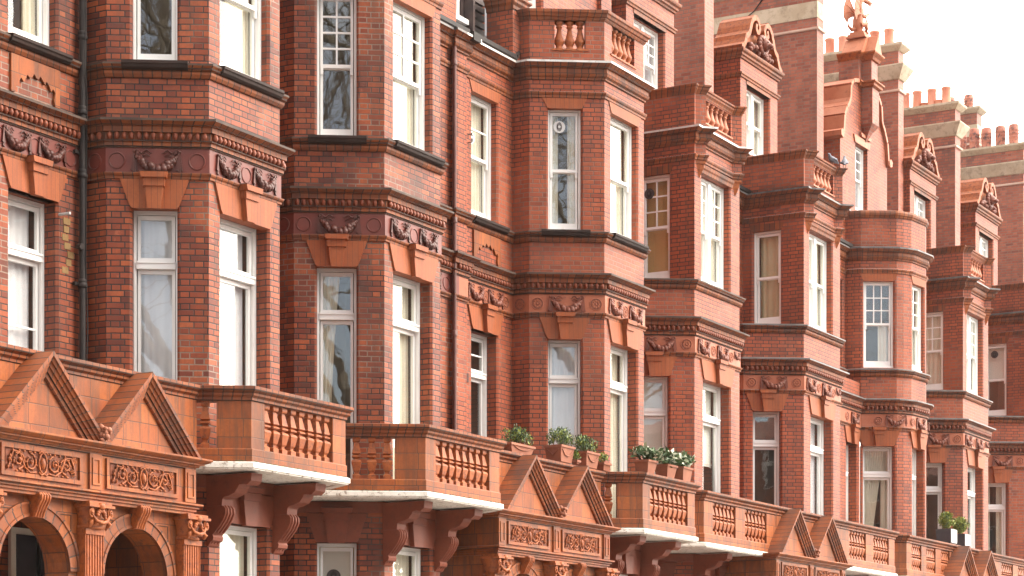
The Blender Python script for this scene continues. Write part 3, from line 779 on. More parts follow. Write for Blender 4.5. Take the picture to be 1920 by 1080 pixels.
def arcpts(cx, cz, r, a0, a1, n): return [(cx+r*cos(a0+(a1-a0)*i/n), cz+r*sin(a0+(a1-a0)*i/n)) for i in range(n+1)]
def porch(H, xc, dy, Yw, plants=False, label=None):
    Y = lambda v: v+dy
    A = Y(16.06); HW = 1.79; r = .56; zs = 3.18; cs = (xc-.86, xc+.83)
    w_ = MB(); fr = Fr(0, A, 0, 0)
    # arch wall with two round openings, real reveals behind
    xl = xc-HW+.05; xr = xc+HW-.05
    edges = [xl] + [q for c in cs for q in (c-r, c+r)] + [xr]
    for a, b in ((edges[0], edges[1]), (edges[2], edges[3]), (edges[4], edges[5])): w_.face([fr.p(a,0,0), fr.p(b,0,0), fr.p(b,0,4.0), fr.p(a,0,4.0)])
    for c in cs:
        ar = arcpts(c, zs, r, pi, 0, 18)
        for p, q in zip(ar, ar[1:]):
            w_.face([fr.p(p[0],0,p[1]), fr.p(q[0],0,q[1]), fr.p(q[0],0,4.0), fr.p(p[0],0,4.0)])
        full = [(c-r, 0)] + ar + [(c+r, 0)]; cum = 0
        for p, q in zip(full, full[1:]):
            l = hypot(q[0]-p[0], q[1]-p[1])
            w_.face([fr.p(p[0],0,p[1]), fr.p(p[0],.34,p[1]), fr.p(q[0],.34,q[1]), fr.p(q[0],0,q[1])], uv=[(0,cum),(.34,cum),(.34,cum+l),(0,cum+l)]); cum += l
    w_.box(ID, xl-.0, xl+.02, A+.002, Yw, 0, 4.55); w_.box(ID, xr-.02, xr, A+.002, Yw, 0, 4.55)
    w_.face([(xl, A+.34, 3.99), (xr, A+.34, 3.99), (xr, Yw, 3.99), (xl, Yw, 3.99)][::-1])
    root = H.part('porch', w_, ['block'], label=label)
    for c in cs:
        ah = MB()
        for r0, r1, y0, m in ((r, r+.16, -.022, 0), (r+.0, r+.035, -.034, 0), (r+.13, r+.165, -.036, 0)):
            ia, oa = arcpts(c, zs, r0, pi, 0, 22), arcpts(c, zs, r1, pi, 0, 22)
            for i in range(22):
                u = i*.08
                ah.face([fr.p(ia[i][0],y0,ia[i][1]), fr.p(ia[i+1][0],y0,ia[i+1][1]), fr.p(oa[i+1][0],y0,oa[i+1][1]), fr.p(oa[i][0],y0,oa[i][1])], uv=[(u,0),(u+.08,0),(u+.08,.16),(u,.16)])
                ah.face([fr.p(oa[i][0],y0,oa[i][1]), fr.p(oa[i+1][0],y0,oa[i+1][1]), fr.p(oa[i+1][0],.002,oa[i+1][1]), fr.p(oa[i][0],.002,oa[i][1])])
                ah.face([fr.p(ia[i+1][0],y0,ia[i+1][1]), fr.p(ia[i][0],y0,ia[i][1]), fr.p(ia[i][0],.002,ia[i][1]), fr.p(ia[i+1][0],.002,ia[i+1][1])])
        H.part('archivolt', ah, ['mould'], root)
        for sg in (-1, 1):
            ln = MB(); t = .005; p8 = [(c+sg*.20, 3.80-t), (c+sg*(.60-t), 3.80-t), (c+sg*(.60-t), 3.24), (c+sg*(.60+t), 3.24), (c+sg*(.60+t), 3.80+t), (c+sg*.20, 3.80+t)]
            ln.prism(fr, p8 if sg > 0 else p8[::-1], -.004, 0); H.part('carved_line', ln, ['joint'], root)
    for c in cs: H.inst('keystone', volute_key_mesh(), (c, A, 3.725), 0, root)
    for x in (xc-HW+.05, xc, xc+HW-.05):
        H.inst('pilaster', pilaster_mesh(), (x, A, 0), 0, root); H.inst('capital', capital_mesh(), (x, A-.02, 3.66), 0, root)
    dxx = xc+.72
    dr_ = MB(); dr_.box(ID, dxx-.02, dxx+.87, Yw-.06, Yw-.01, .3, 3.82); dr_.box(ID, dxx+.06, dxx+.79, Yw-.075, Yw-.06, .4, 3.74, m=1)
    for k in (0, 1): dr_.box(ID, dxx+.40, dxx+.45, Yw-.09, Yw-.07, .4, 3.74)
    H.part('front_door', dr_, ['cream', 'blackbox'], root)
    sl_ = MB(); sl_.tube([(dxx+.95, Yw-.5, 3.62), (dxx+.95, Yw-.55, 3.5), (dxx+.90, Yw-.62, 3.47)], [.02, .02, .045], 8); sl_.tube([(dxx+.90, Yw-.62, 3.47), (dxx+.82, Yw-.72, 3.43)], [.05, .06], 10)
    H.part('porch_spotlight', sl_, ['iron'], root)
    # entablature
    F = Y(15.95); e = MB(); xe = xc-HW; xf = xc+HW
    pth = [(xe, Yw), (xe, F), (xf, F), (xf, Yw)]
    e.sweep(pth, [(-.25,3.96),(.0,3.96),(.0,3.99),(.02,3.995),(.02,4.02),(.045,4.03),(.045,4.05),(.08,4.065),(.08,4.085),(0,4.10),(0,4.50),(-.25,4.5)])
    e.sweep(pth, [(0,4.499),(.02,4.50),(.02,4.515),(.04,4.52),(.05,4.54),(.09,4.545),(.09,4.56),(.12,4.57),(.15,4.59),(.16,4.60),(.16,4.62),(-.3,4.655),(-.3,4.499)])
    for x0, x1 in ((xe, xe+.20), (xc-.10, xc+.10), (xf-.20, xf)):
        e.box(ID, x0-.0, x1, F-.03, F+.0, 4.101, 4.499)
        rectframe_y(e, x0+.035, x1-.035, 4.15, 4.45, F-.042, F-.03, .022)
    for c in (xc-.86, xc+.83):
        rectframe_y(e, c-.64, c+.64, 4.13, 4.47, F-.028, F, .045)
    H.part('entablature', e, ['block'], root)
    for c in (xc-.86, xc+.83): H.inst('scroll_relief', scroll_mesh(), (c, F-.003, 4.30), 0, root)
    # twin gables
    Pp = Y(15.88)
    for c in (xc-.77, xc+.905):
        g = MB(); hb = .90; za, zb = 5.53, 4.63
        sl = (za-zb)/hb; ang = math.atan(sl)
        prof = [(0, Pp-.03), (-.04, Pp-.03), (-.045, Pp-.01), (-.075, Pp), (-.08, Pp+.02), (-.115, Pp+.03), (-.12, Pp+.048), (-.155, Pp+.06), (-.16, Pp+.078), (-.195, Pp+.085), (-.205, Pp+.105), (-.205, Pp+.42), (0, Pp+.42)]
        for sg in (-1, 1):
            for i in range(len(prof)):
                (q0, y0), (q1, y1) = prof[i], prof[(i+1) % len(prof)]
                def pt(q, y, end):
                    dz = q/cos(ang)
                    if end: return (c, y, za+dz)
                    return (c+sg*(hb+ (q)/sl*0 + dz/sl), y, zb) if q < 0 else (c+sg*hb, y, zb)
                a, b, cc, d = pt(q0, y0, 0), pt(q0, y0, 1), pt(q1, y1, 1), pt(q1, y1, 0)
                L_ = hypot(hb, za-zb); dk = 1 if i == 7 else 0
                if sg > 0: g.face([a, d, cc, b], uv=[(0,q0),(0,q1),(L_,q1),(L_,q0)], m=dk)
                else: g.face([a, b, cc, d], uv=[(0,q0),(L_,q0),(L_,q1),(0,q1)], m=dk)
        gr = H.part('gable', g, ['mould', 'joint'], root)
        t = MB(); d = .205/cos(ang); t.face([(c-hb+d/sl, Pp+.12, zb), (c+hb-d/sl, Pp+.12, zb), (c, Pp+.12, za-d)])
        H.part('gable_panel', t, ['block'], root)
    # moss tuft / weathered grotesque where the gables meet
    mk = MB(); rnd = random.Random(3)
    for k in range(16): mk.blob(ID, xc+.07+rnd.uniform(-.06, .06), Pp-.05+rnd.uniform(-.03, .05), 4.72+rnd.uniform(-.08, .08), rnd.uniform(.02, .045), .03, rnd.uniform(.02, .04), 6, 4)
    H.part('weathered_boss', mk, ['clay'], root)
    return root
def rectframe_y(mb, x0, x1, z0, z1, y0, y1, t):
    for a, b, c, d in ((x0, x1, z0, z0+t), (x0, x1, z1-t, z1), (x0, x0+t, z0+t, z1-t), (x1-t, x1, z0+t, z1-t)): mb.box(ID, a, b, y0, y1, c, d)
def porch_parapet(H, x0, x1, Y, z0=4.6):
    m = MB(); m.face([(x0, Y, z0), (x1, Y, z0), (x1, Y, 5.39), (x0, Y, 5.39)]); m.face([(x1, Y+.18, z0), (x0, Y+.18, z0), (x0, Y+.18, 5.39), (x1, Y+.18, 5.39)])
    root = H.part('porch_parapet', m, ['block'])
    c = MB(); c.sweep([(x0, Y), (x1, Y)], COP, mats=jm(COP)); H.part('coping', c, ['mould', 'mould', 'joint'], root)
    f = MB(); f.face([(x0, Y+.1, 4.64), (x1, Y+.1, 4.64), (x1, 18., 4.64), (x0, 18., 4.64)]); H.part('flat_roof', f, ['lead'], root)

# ---------------------------------------------------------------- chimney stacks, dormers, gables
def pot_mesh(kind):
    def f():
        mb = MB()
        if kind == 0: mb.lathe(ID, [(.135,0),(.125,.05),(.115,.45),(.13,.47),(.135,.50),(.12,.53),(.095,.53),(.09,.40)], 14, cap=False); mb.lathe(ID, [(.16,-.03),(.15,.04)], 12)
        else:
            pr = [(.15,0),(.14,.08),(.145,.2),(.16,.22),(.145,.24),(.145,.28),(.165,.30),(.15,.32),(.15,.36),(.165,.38),(.15,.40),(.14,.50),(.12,.52),(.10,.50),(.09,.4)]
            mb.lathe(ID, pr, 14, cap=False)
        return mb.mesh('chimney_pot', ['pot' if kind == 0 else 'pot_d'])
    return cached(('pot', kind), f)
def stack(H, x0, x1, Y0, Y1, zt, kind, pots=(), potk=0, base=12.0):
    m = MB(); m.box(ID, x0, x1, Y0, Y1, base, zt-.14); root = H.part('chimney_stack', m, ['brick_s'])
    pth = [(x0, Y1), (x0, Y0), (x1, Y0), (x1, Y1)]
    s = MB()
    s.sweep(pth, [(0,zt-1.20),(.045,zt-1.19),(.06,zt-1.15),(0,zt-1.13)])
    H.part('string_course', s, ['stone_w'], root)
    s = MB()
    if kind == 'flare': s.sweep(pth, [(0,zt-.90),(.04,zt-.88),(.20,zt-.58),(.20,zt-.55),(0,zt-.50)])
    else: s.sweep(pth, [(0,zt-.92),(.012,zt-.92),(.012,zt-.55),(0,zt-.55)])
    s.sweep(pth, [(0,zt-.18),(.03,zt-.17),(.14,zt-.06),(.14,zt),(-.5*(x1-x0),zt+.02),(-.5*(x1-x0),zt-.1)])
    H.part('stone_cap', s, ['stone'], root)
    for y, hs in pots: H.inst('chimney_pot', pot_mesh(potk), ((x0+x1)/2, y, zt-.01), 0, root, (1, 1, hs))
    return root

def dormer(H, x0, x1, Y, label=None, cur=None):
    m = MB(); wd = x1-x0; o0, o1 = .35, wd-.42
    pth = [(x0, Y+3), (x0, Y), (x1, Y), (x1, Y+3)]
    wallpath(m, pth, 12.3, 15.33, {1: [(o0, o1, 13.42, 14.83, .16)]})
    m.face([(x0, Y, 15.32), (x1, Y, 15.32), (x1, Y+3, 15.32), (x0, Y+3, 15.32)])
    root = H.part('dormer', m, ['brick_s' if 0 else 'brick_b'], label=label)
    e = MB()
    e.sweep(pth, [(0,14.91),(.03,14.915),(.035,14.95),(.055,14.97),(.055,15.0),(0,15.02)])
    e.sweep(pth, [(0,15.30),(.03,15.305),(.04,15.34),(.07,15.36),(.075,15.40),(.11,15.43),(.12,15.46),(.12,15.49),(-.3,15.52),(-.3,15.30)])
    e.box(Fr(x0, Y, 0), o0-.05, o1+.05, -.012, .1, 14.83, 14.908)
    H.part('entablature', e, ['mould'], root)
    # scrolled broken pediment
    c = (x0+x1)/2; s = MB(); frr = Fr(c, Y-.08, 0)
    cl = [(1.05,15.52),(.93,15.60),(.86,15.72),(.83,15.80),(.74,15.84),(.66,15.92),(.60,16.06),(.52,16.20),(.41,16.29),(.29,16.31),(.18,16.25),(.13,16.14),(.17,16.04),(.26,16.02),(.32,16.09),(.29,16.17)]
    for sg in (-1, 1):
        for i in range(len(cl)-1):
            t = .055 if i < 9 else .045
            (ax, az), (bx, bz) = cl[i], cl[i+1]; dx, dz = bx-ax, bz-az; l = hypot(dx, dz); nx, nz_ = -dz/l*t, dx/l*t
            ex, ez = dx/l*.02, dz/l*.02
            poly = [(sg*(ax-ex+nx), az-ez+nz_), (sg*(bx+ex+nx), bz+ez+nz_), (sg*(bx+ex-nx), bz+ez-nz_), (sg*(ax-ex-nx), az-ez-nz_)]
            if sg < 0: poly.reverse()
            s.prism(frr, poly[::-1], 0 if i % 2 else .003, .75 if i < 9 else .5)
    # tympanum
    tp = [(-.82,15.5),(.82,15.5),(.72,15.8),(.56,15.98),(.35,16.1),(0,16.0),(-.35,16.1),(-.56,15.98),(-.72,15.8)]
    s.prism(Fr(c, Y+.06, 0), tp, 0, .6)
    H.part('scrolled_pediment', s, ['terra'], root)
    H.inst('lion_mask', lion_mesh('swag_b'), (c, Y-.04, 15.80), 0, root, (2.4, 2.2, 2.0))
    lf = MB(); rnd = random.Random(int(x0))
    for k in range(22):
        a = rnd.uniform(-.6, .6); lf.blob(ID, c+a, Y-.02, 15.58+rnd.random()*.12, rnd.uniform(.04, .09), .09, rnd.uniform(.03, .08), 7, 4)
    H.part('carved_foliage', lf, ['swag_b'], root)
    fr = Fr(x0, Y, 0)
    window(H, fr, o0, o1, 13.42, 14.83, 'pair', (1, 1) if cur else (2, 3), cur, 'net', .16)
    return root

def lead_of(b): return 'leadw' if b else 'lead'
# ---------------------------------------------------------------- bays
def bayA(H, c, st, cur, mats, frz, frm, swg, rose, parapet=True):
    wd, Yf, Yw = 1.49, 16.5, 17.87
    P = bay_path(c, wd, Yf, Yw)
    op = {}
    cw = (.315, .865); fw = (.25, 1.25)
    for i, (a, b) in ((1, cw), (2, fw), (3, (1.2535-.865, 1.2535-.315))):
        op[i] = [(a, b, 1.7, 4.0, .2), (a, b, 4.66, 7.86, .21), (a, b, 9.63, 11.70, .13)]
    m = MB(); wallpath(m, P, 0, 12.5, op); H.part('bay_wall', m, ['brick_a' if st == 'a' else mats])
    for i in (1, 2):
        fr, l = facet(P, i); a, b = (cw, fw)[i-1]
        lintel(H, fr, a, b, ks=1 if i == 2 else .95); flathead(H, fr, a, b)
        lintel(H, fr, a, b, 4.02, 4.40, 'terra_d', ks=1.35); darksill(H, fr, a-.12, b+.14)
        cc = cur[i-1]
        window(H, fr, a, b, 9.63, 11.70, 'sash', cc[0][0], cc[0][1], cc[0][2], .13, cc[0][3])
        window(H, fr, a, b, 4.66, 7.86, 'french', (1, 1), cc[1][1], cc[1][2], .21, cc[1][3])
        window(H, fr, a, b, 1.7, 4.0, 'french', (1, 1), cc[2][1], cc[2][2], .2, cc[2][3])
    fr, l = facet(P, 1); 
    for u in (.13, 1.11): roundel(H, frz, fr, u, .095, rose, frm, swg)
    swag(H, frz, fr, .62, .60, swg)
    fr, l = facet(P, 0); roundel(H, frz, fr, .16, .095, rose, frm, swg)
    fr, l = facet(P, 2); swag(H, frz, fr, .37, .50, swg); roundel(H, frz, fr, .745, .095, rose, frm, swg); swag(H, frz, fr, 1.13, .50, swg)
    # terracotta band and consoles below the balcony
    mb = MB(); mb.sweep(P, [(0,4.41),(.022,4.415),(.022,4.562),(0,4.565)]); H.part('plain_band', mb, ['terra_d'])
    for x in (c+.06, c+wd-.06): H.inst('console', console_mesh('terra_d'), (x, Yf, .05), 0)
    # parapet
    if parapet:
        m = MB(); o = {1: [(.42, .94, 12.66, 13.14, .19)], 2: [(.27, 1.12, 12.66, 13.14, .19)]}
        wallpath(m, P, 12.44, 13.16, o, ch=0.)
        Pi = bay_path(c+.2*.0, wd, Yf, Yw); m2 = MB()
        par = H.part('parapet', m, [mats])
        b_ = MB(); b_.sweep(P, [(-.19,12.44),(-.19,12.66),(-.23,12.66),(-.23,12.44)]); b_.sweep(P, [(-.005,13.14),(-.19,13.14),(-.19,13.17),(-.005,13.17)])
        # inner skin beside the openings
        for s0, s1 in ((0, .33+.42-.0), (.33+.94, .33+1.2535+.27), (.33+1.2535+1.12, total(P))):
            b_.sweep(sub_path(P, s0, s1), [(-.19,12.60),(-.19,13.17),(-.22,13.17),(-.22,12.60)])
        H.part('inner_wall', b_, [mats], par)
        k_ = MB(); k_.sweep(P, [(-.22,13.14),(0,13.14),(.015,13.15),(.03,13.175),(.03,13.19),(.06,13.20),(.075,13.24),(.10,13.255),(.105,13.30),(-.05,13.33),(-.25,13.33)])
        H.part('coping', k_, ['mould'], par)
        for i, (a, b), n in ((1, (.42, .94), 3), (2, (.27, 1.12), 5)):
            fr, l = facet(P, i)
            for q in range(n): H.inst('baluster', baluster_mesh(False, 'terra'), fr.p(a+(b-a)*(q+.5)/n, .10, 12.66), fr.a, par)
            t = MB(); t.box(fr, a-.05, b+.05, -.02, .1, 12.64, 12.668); H.part('baluster_plinth', t, ['terra'], par)
    return P

def bayB(H, c, cur, frz, frm='frieze_b', swg='swag_b', mats='brick_b'):
    wd, Yf, Yw = 2.06, 16.84, 18.20
    P = bay_path(c, wd, Yf, Yw); R = rect_path(c, wd, Yf, Yw); N = nose_path(c, wd, Yf, Yw)
    cw = (.20, .78); fw = (.40, 1.63)
    op = {1: [(cw[0], cw[1], 1.7, 4.0), (cw[0], cw[1], 4.66, 7.86)], 2: [(fw[0], fw[1], 1.7, 4.0), (fw[0], fw[1], 4.66, 7.86)]}
    m = MB(); wallpath(m, P, 0, 9.5, op, .22); H.part('bay_wall', m, [mats])
    rw = (Yw-Yf-1.13, Yw-Yf-.52); f2 = (.32, 1.62)
    m = MB(); wallpath(m, R, 9.5, 11.93, {0: [(rw[0], rw[1], 9.70, 11.66, .08)], 1: [(f2[0], f2[1], 9.66, 11.66, .15)]}, .1)
    m.face([(x, y, 9.63) for x, y in P]); H.part('upper_bay_wall', m, [mats])
    m = MB(); wallpath(m, N, 11.93, 12.5); H.part('oriel_wall', m, [mats])
    for i, (a, b) in ((1, cw), (2, fw)):
        fr, l = facet(P, i); lintel(H, fr, a, b)
        lintel(H, fr, a, b, 4.02, 4.40, 'terra_d', ks=1.3)
        cc = cur[i-1]
        window(H, fr, a, b, 4.66, 7.86, 'french', (1, 1), cc[1][1], cc[1][2], .22, cc[1][3], lowbars=cc[1][0])
        window(H, fr, a, b, 1.7, 4.0, 'french', (1, 1), 'net', 'room', .2)
    fr0, l = facet(R, 0); cc = cur[0][0]
    window(H, fr0, rw[0], rw[1], 9.70, 11.66, 'sash', cc[0], cc[1], cc[2], .08, cc[3], deep=.5)
    fr1, l = facet(R, 1); cc = cur[1][0]
    window(H, fr1, f2[0], f2[1], 9.66, 11.66, 'pair', cc[0], cc[1], cc[2], .15, cc[3])
    fr, l = facet(P, 1); 
    for u in (.16, 1.10): roundel(H, frz, fr, u, .095, True, frm, swg)
    swag(H, frz, fr, .63, .56, swg)
    fr, l = facet(P, 2)
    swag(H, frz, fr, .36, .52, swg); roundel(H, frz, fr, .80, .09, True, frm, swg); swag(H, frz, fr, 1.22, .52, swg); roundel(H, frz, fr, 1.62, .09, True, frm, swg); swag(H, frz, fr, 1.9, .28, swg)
    # head mouldings and corner corbels
    mb = MB(); mb.prism(fr0, [(rw[0]-.03, 11.655), (rw[1]+.03, 11.655), (rw[1]+.09, 11.80), (rw[0]-.09, 11.80)], -.012, .07); H.part('lintel', mb, ['mould'])
    mb = MB(); mb.sweep([fr1.p(f2[0]-.08, 0, 0)[:2], fr1.p(f2[1]+.08, 0, 0)[:2]], [(0,11.66),(.02,11.665),(.03,11.72),(.05,11.75),(.06,11.80),(0,11.83)]); H.part('lintel', mb, ['mould'])
    for x in (c+.20, c+wd-.22):
        mb = MB(); rows = []
        for z, s in ((11.94, 1.), (11.80, .95), (11.77, .72), (11.70, .6), (11.62, .34), (11.54, .04)):
            rows.append([(x-.14*s, Yf-.001, z), (x, Yf-.14*s, z), (x+.14*s, Yf-.001, z)])
        for a, b in zip(rows, rows[1:]):
            for k in (0, 1): mb.face([b[k], b[k+1], a[k+1], a[k]])
        H.part('corbel', mb, ['terra'])
    mb = MB(); mb.sweep(P, [(0,4.41),(.022,4.415),(.022,4.562),(0,4.565)]); H.part('plain_band', mb, ['terra_d'])
    for x in (c+.06, c+wd-.06): H.inst('console', console_mesh('terra_d'), (x, Yf, .05), 0)
    # parapet: solid sides, balusters in front
    m = MB(); wallpath(m, N, 12.44, 13.10, {4: [(.06, N[5][0]-N[4][0]-.05, 12.62, 13.06, .2)]}, ch=0.); par = H.part('parapet', m, [mats])
    fr4, l4 = facet(N, 4); a, b = .06, l4-.05
    for q in range(6): H.inst('baluster', baluster_mesh(False, 'terra_p'), fr4.p(a+(b-a)*(q+.5)/6, .09, 12.62), 0, par, (1, 1, .92))
    t = MB(); t.box(fr4, .01, l4-.01, -.03, .1, 12.60, 12.628); t.box(fr4, 0, a, .19, .22, 12.44, 13.1); t.box(fr4, b, l4, .19, .22, 12.44, 13.1); H.part('baluster_plinth', t, ['terra_p'], par)
    k_ = MB(); k_.sweep(N, [(-.20,13.07),(0,13.07),(.01,13.08),(.02,13.11),(.035,13.13),(.05,13.15),(.055,13.18),(.08,13.195),(.085,13.225),(0,13.245),(-.20,13.245)])
    H.part('coping', k_, ['mould'], par)
    return P, R, N
def closed_cap(pts, z, mb): mb.face([(x, y, z) for x, y in pts])

NO = ((1, 1), None, 'room', None)
# ================================================================= HOUSE A (left, dark red frieze, two canted bays)
hA = House(thing('terraced_house', 'nearest red brick house on the left with two canted bays and dark red festoon frieze', 'house', (24.3, 17.87, 0), 'terraced houses in the row'))
curA1 = [[((1,1), None, 'room', None), ((1,1), 'net', 'room', None), ((1,1), None, 'room', None)],
         [((1,1), 'right', 'room', None), ((1,1), 'net', 'room', None), ((1,1), 'full', 'room', None)]]
curA2 = [[((2,4), None, 'room', None), ((1,1), 'left', 'room', None), ((1,1), 'blind', 'ochre', (.42,.80,True))],
         [((2,3), 'right', 'room', None), ((1,1), 'full', 'room', None), ((1,1), 'full', 'room', None)]]
X0, X1 = 18.2, 29.60
P1 = bay_path(21.46, 1.49, 16.5, 17.87); P2 = bay_path(25.44, 1.49, 16.5, 17.87)
pathA = [(X0, 17.87)] + P1 + P2 + [(29.47, 17.87), (29.47, 17.80), (29.60, 17.80)]
fzA = frieze(hA, pathA, 'frieze_a'); cornice(hA, pathA, 'leadd'); sillcourse(hA, pathA, 'leadd'); stringcourse(hA, pathA, lead='leadd')
stringcourse(hA, pathA, 11.85, 11.95, .05); topcornice(hA, pathA)
bayA(hA, 21.46, 'a', curA1, 'brick_a', fzA, 'frieze_a', 'swag_a', False)
bayA(hA, 25.44, 'a', curA2, 'brick_a', fzA, 'frieze_a', 'swag_a', False)
def recess_windows(H, fr, x, st, kinds, w_=.83):
    """one recess window per floor; returns openings"""
    return [(x, x+w_, 4.66, 7.84, .22), (x, x+w_, 9.68, 11.69, .14), (x, x+w_, 1.7, 4.0, .2)]
m = MB()
wallpath(m, [(X0, 17.87), P1[0]], 0, 12.5, {0: [(a-X0+19.41, b-X0+19.41, c, d, r) for a, b, c, d, r in ((0,.83,4.66,7.84,.22),(0,.83,9.68,11.69,.14))]})
wallpath(m, [P1[-1], P2[0]], 0, 12.5)
wallpath(m, [P2[-1], (29.47, 17.87), (29.47, 17.80), (29.60, 17.80)], 0, 12.5)
hA.part('brick_wall', m, ['brick_a'])
frA = Fr(19.41, 17.87, 0)
window(hA, frA, 0, .83, 4.66, 7.84, 'french', (1,1), 'net', 'room', .22, lowbars=(1, 3))
window(hA, frA, 0, .83, 9.68, 11.69, 'sash', (1,1), 'drapes', 'room', .14)
lintel(hA, frA, 0, .83); flathead(hA, frA, 0, .83); darksill(hA, frA, -.1, .95)
def apron(H, x0, x1, Y, mat='terra'):
    pts = [(x0, 9.44), (x0, 9.02), (x0+.04, 8.99)]
    n = 6; a0, a1 = x0+.12, x1-.06
    pts = [(x0, 9.44), (x0, 8.99), (x0+.07, 8.99), (x0+.07, 9.05), (x0+.13, 9.10)]
    for i in range(n):
        t = (i+.5)/n; xx = a0+(a1-a0)*t; zz = 9.13+.14*sin(pi*t)
        pts += [(xx-.035, zz-.025), (xx-.01, zz+.02), (xx+.012, zz+.005), (xx+.035, zz-.02)]
    pts += [(x1-.10, 9.06), (x1-.08, 8.98), (x1, 8.98), (x1, 9.44)]
    mb = MB(); mb.prism(Fr(0, Y, 0), pts, -.035, 0); H.part('apron_panel', mb, ['block'])
apron(hA, 19.40, 20.25, 17.87)
fz = Fr(0, 17.87, 0)
for u in (19.5, 20.12): swag(hA, fzA, fz, u, .50, 'swag_a')
for u in (19.2, 19.82, 20.46): roundel(hA, fzA, fz, u, .095, False, 'frieze_a', 'swag_a')
fz2 = Fr(0, 17.87, 0)
for u in (24.0, 24.4): roundel(hA, fzA, fz2, u, .095, False, 'frieze_a', 'swag_a')
swag(hA, fzA, fz2, 28.9, .5, 'swag_a'); roundel(hA, fzA, fz2, 29.32, .095, False, 'frieze_a', 'swag_a')
# downpipe with sockets and cables
dp = MB(); xd, yd = 20.60, 17.78
dp.tube([(xd, yd, 0), (xd, yd, 13.)], .042, 10)
for z in (4.9, 6.85, 8.2, 8.98, 9.9): dp.lathe(Fr(xd, yd, z), [(.045,0),(.062,.005),(.062,.05),(.05,.06),(.056,.07),(.056,.1),(.045,.11)], 10)
for z in (6.88, 8.5): dp.box(Fr(xd, yd, z), -.10, .06, .03, .075, 0, .04)
dp.tube([(xd-.02, yd-.05, 4.8), (xd+.03, yd-.055, 6.4), (xd-.0, yd-.05, 7.2), (xd+.02, yd-.055, 9.2), (xd-.03, yd-.06, 9.6), (xd+.05, yd-.05, 12.)], .008, 4)
dp.tube([(xd+.055, yd-.01, 8.4), (xd+.07, yd, 9.4), (xd+.06, yd, 13.)], .008, 4)
dp.tube([(xd, yd, 7.35), (xd-.10, yd-.02, 7.34), (xd-.12, yd-.10, 7.33)], .035, 8)
pt = MB(); rg = random.Random(8)
for k in range(7):
    x, z = 20.42+rg.uniform(-.05, .05), 7.0+k*.10
    pt.box(ID, x-.04-rg.random()*.03, x+.04+rg.random()*.04, 17.865-.001*k, 17.872, z, z+.08)
hA.part('mortar_patch', pt, ['patch'])
ov = MB(); ov.tube([(20.28, 17.95, 7.70), (20.28, 17.70, 7.70)], .018, 8); hA.part('overflow_pipe', ov, ['zinc'])
hA.part('downpipe', dp, ['iron'], label='black iron downpipe in the angle beside the first bay')
gm = MB()
def gutter(mb, path, z=12.43, d=.20):
    mb.sweep(path, [(.06,z),(d-.03,z),(d,z+.03),(d,z+.10),(d-.015,z+.10),(.04,z+.115)], m=0, mats=[0,0,0,1,1,0])
# balconies of house A
def balA(H, bx, left, right, label):
    Yb = 15.66; t56 = cos(rad(56))/sin(rad(56))
    lx = lambda y: bx-1.0-(y-Yb)*t56
    rx = lambda y: bx+1.03+(y-Yb)*t56
    path = [(lx(left), left), (bx-1.0, Yb), (bx+1.03, Yb), (rx(right), right)]
    Ll = hypot(lx(left)-(bx-1.0), left-Yb); Lr = hypot(rx(right)-(bx+1.03), right-Yb); tot = Ll+2.03+Lr
    piers = [(Ll-.42, Ll+.27), (Ll+1.74, Ll+2.03+.42)]
    nl = max(1, int(round((Ll-.42)/.225)))
    runs = [(0, Ll-.42, nl), (Ll+.27, Ll+1.74, 8), (Ll+2.03+.42, tot, max(1, int((Lr-.42)/.225)))]
    slp = [(lx(left)-.0, left), (bx-1.0, Yb), (bx+1.03, Yb), (rx(right), right)]
    r = balcony(H, path, piers, runs, slp, label=label); return r
balA(hA, 22.205, 16.24, 17.05, 'balcony under the nearer canted bay with a solid corner pier')
balA(hA, 26.18, 17.05, 16.24, 'balcony under the second canted bay')
porch(hA, 18.67, 0, 17.87, label='nearest terracotta porch with two round arches and twin gables'); porch_parapet(hA, 15.5, 20.83, 16.2)

# ================================================================= HOUSE B (recess, canted bay, square oriel bay)
hB = House(thing('terraced_house', 'second red brick house, orange frieze with rosettes, open balustrade parapet over its canted bay', 'house', (35.0, 17.87, 0), 'terraced houses in the row'))
P3 = bay_path(32.16, 1.49, 16.5, 17.87); P4 = bay_path(36.46, 2.06, 16.84, 18.2); R4 = rect_path(36.46, 2.06, 16.84, 18.2); N4 = nose_path(36.46, 2.06, 16.84, 18.2)
pil = [(29.60, 17.80), (29.86, 17.80), (29.86, 17.87)]
tail = [(40.3, 18.2)]
mid = [(35.2, 17.87), (35.2, 18.2)]
pB = pil + P3 + mid + P4 + tail; pBr = pil + P3 + mid + R4 + tail; pBn = pil + P3 + mid + N4 + tail
fzB = frieze(hB, pB, 'frieze_b'); cornice(hB, pB, 'leadd'); sillcourse(hB, pB, 'leadd'); stringcourse(hB, pB, lead='leadd')
stringcourse(hB, pBn, 11.85, 11.95, .05, lead='leadw'); topcornice(hB, pBn, 'leadw')
curB3 = [[((1,1), 'drapes', 'room', (.36,.86,False)), ((1,1), 'net', 'room', None), ((1,1), 'net', 'room', None)],
         [((1,1), 'full', 'room', None), ((1,1), 'full', 'room', None), ((1,1), 'full', 'room', None)]]
bayA(hB, 32.16, 'b', curB3, 'brick_b', fzB, 'frieze_b', 'swag_b', True)
curB4 = [[((2,3), 'screen', 'ochre', (.25,.84,True)), ((1,1), 'blind', 'room', None)],
         [((2,3), 'full', 'room', None), ((1,1), 'blindhalf', 'room', None)]]
bayB(hB, 36.46, curB4, fzB)
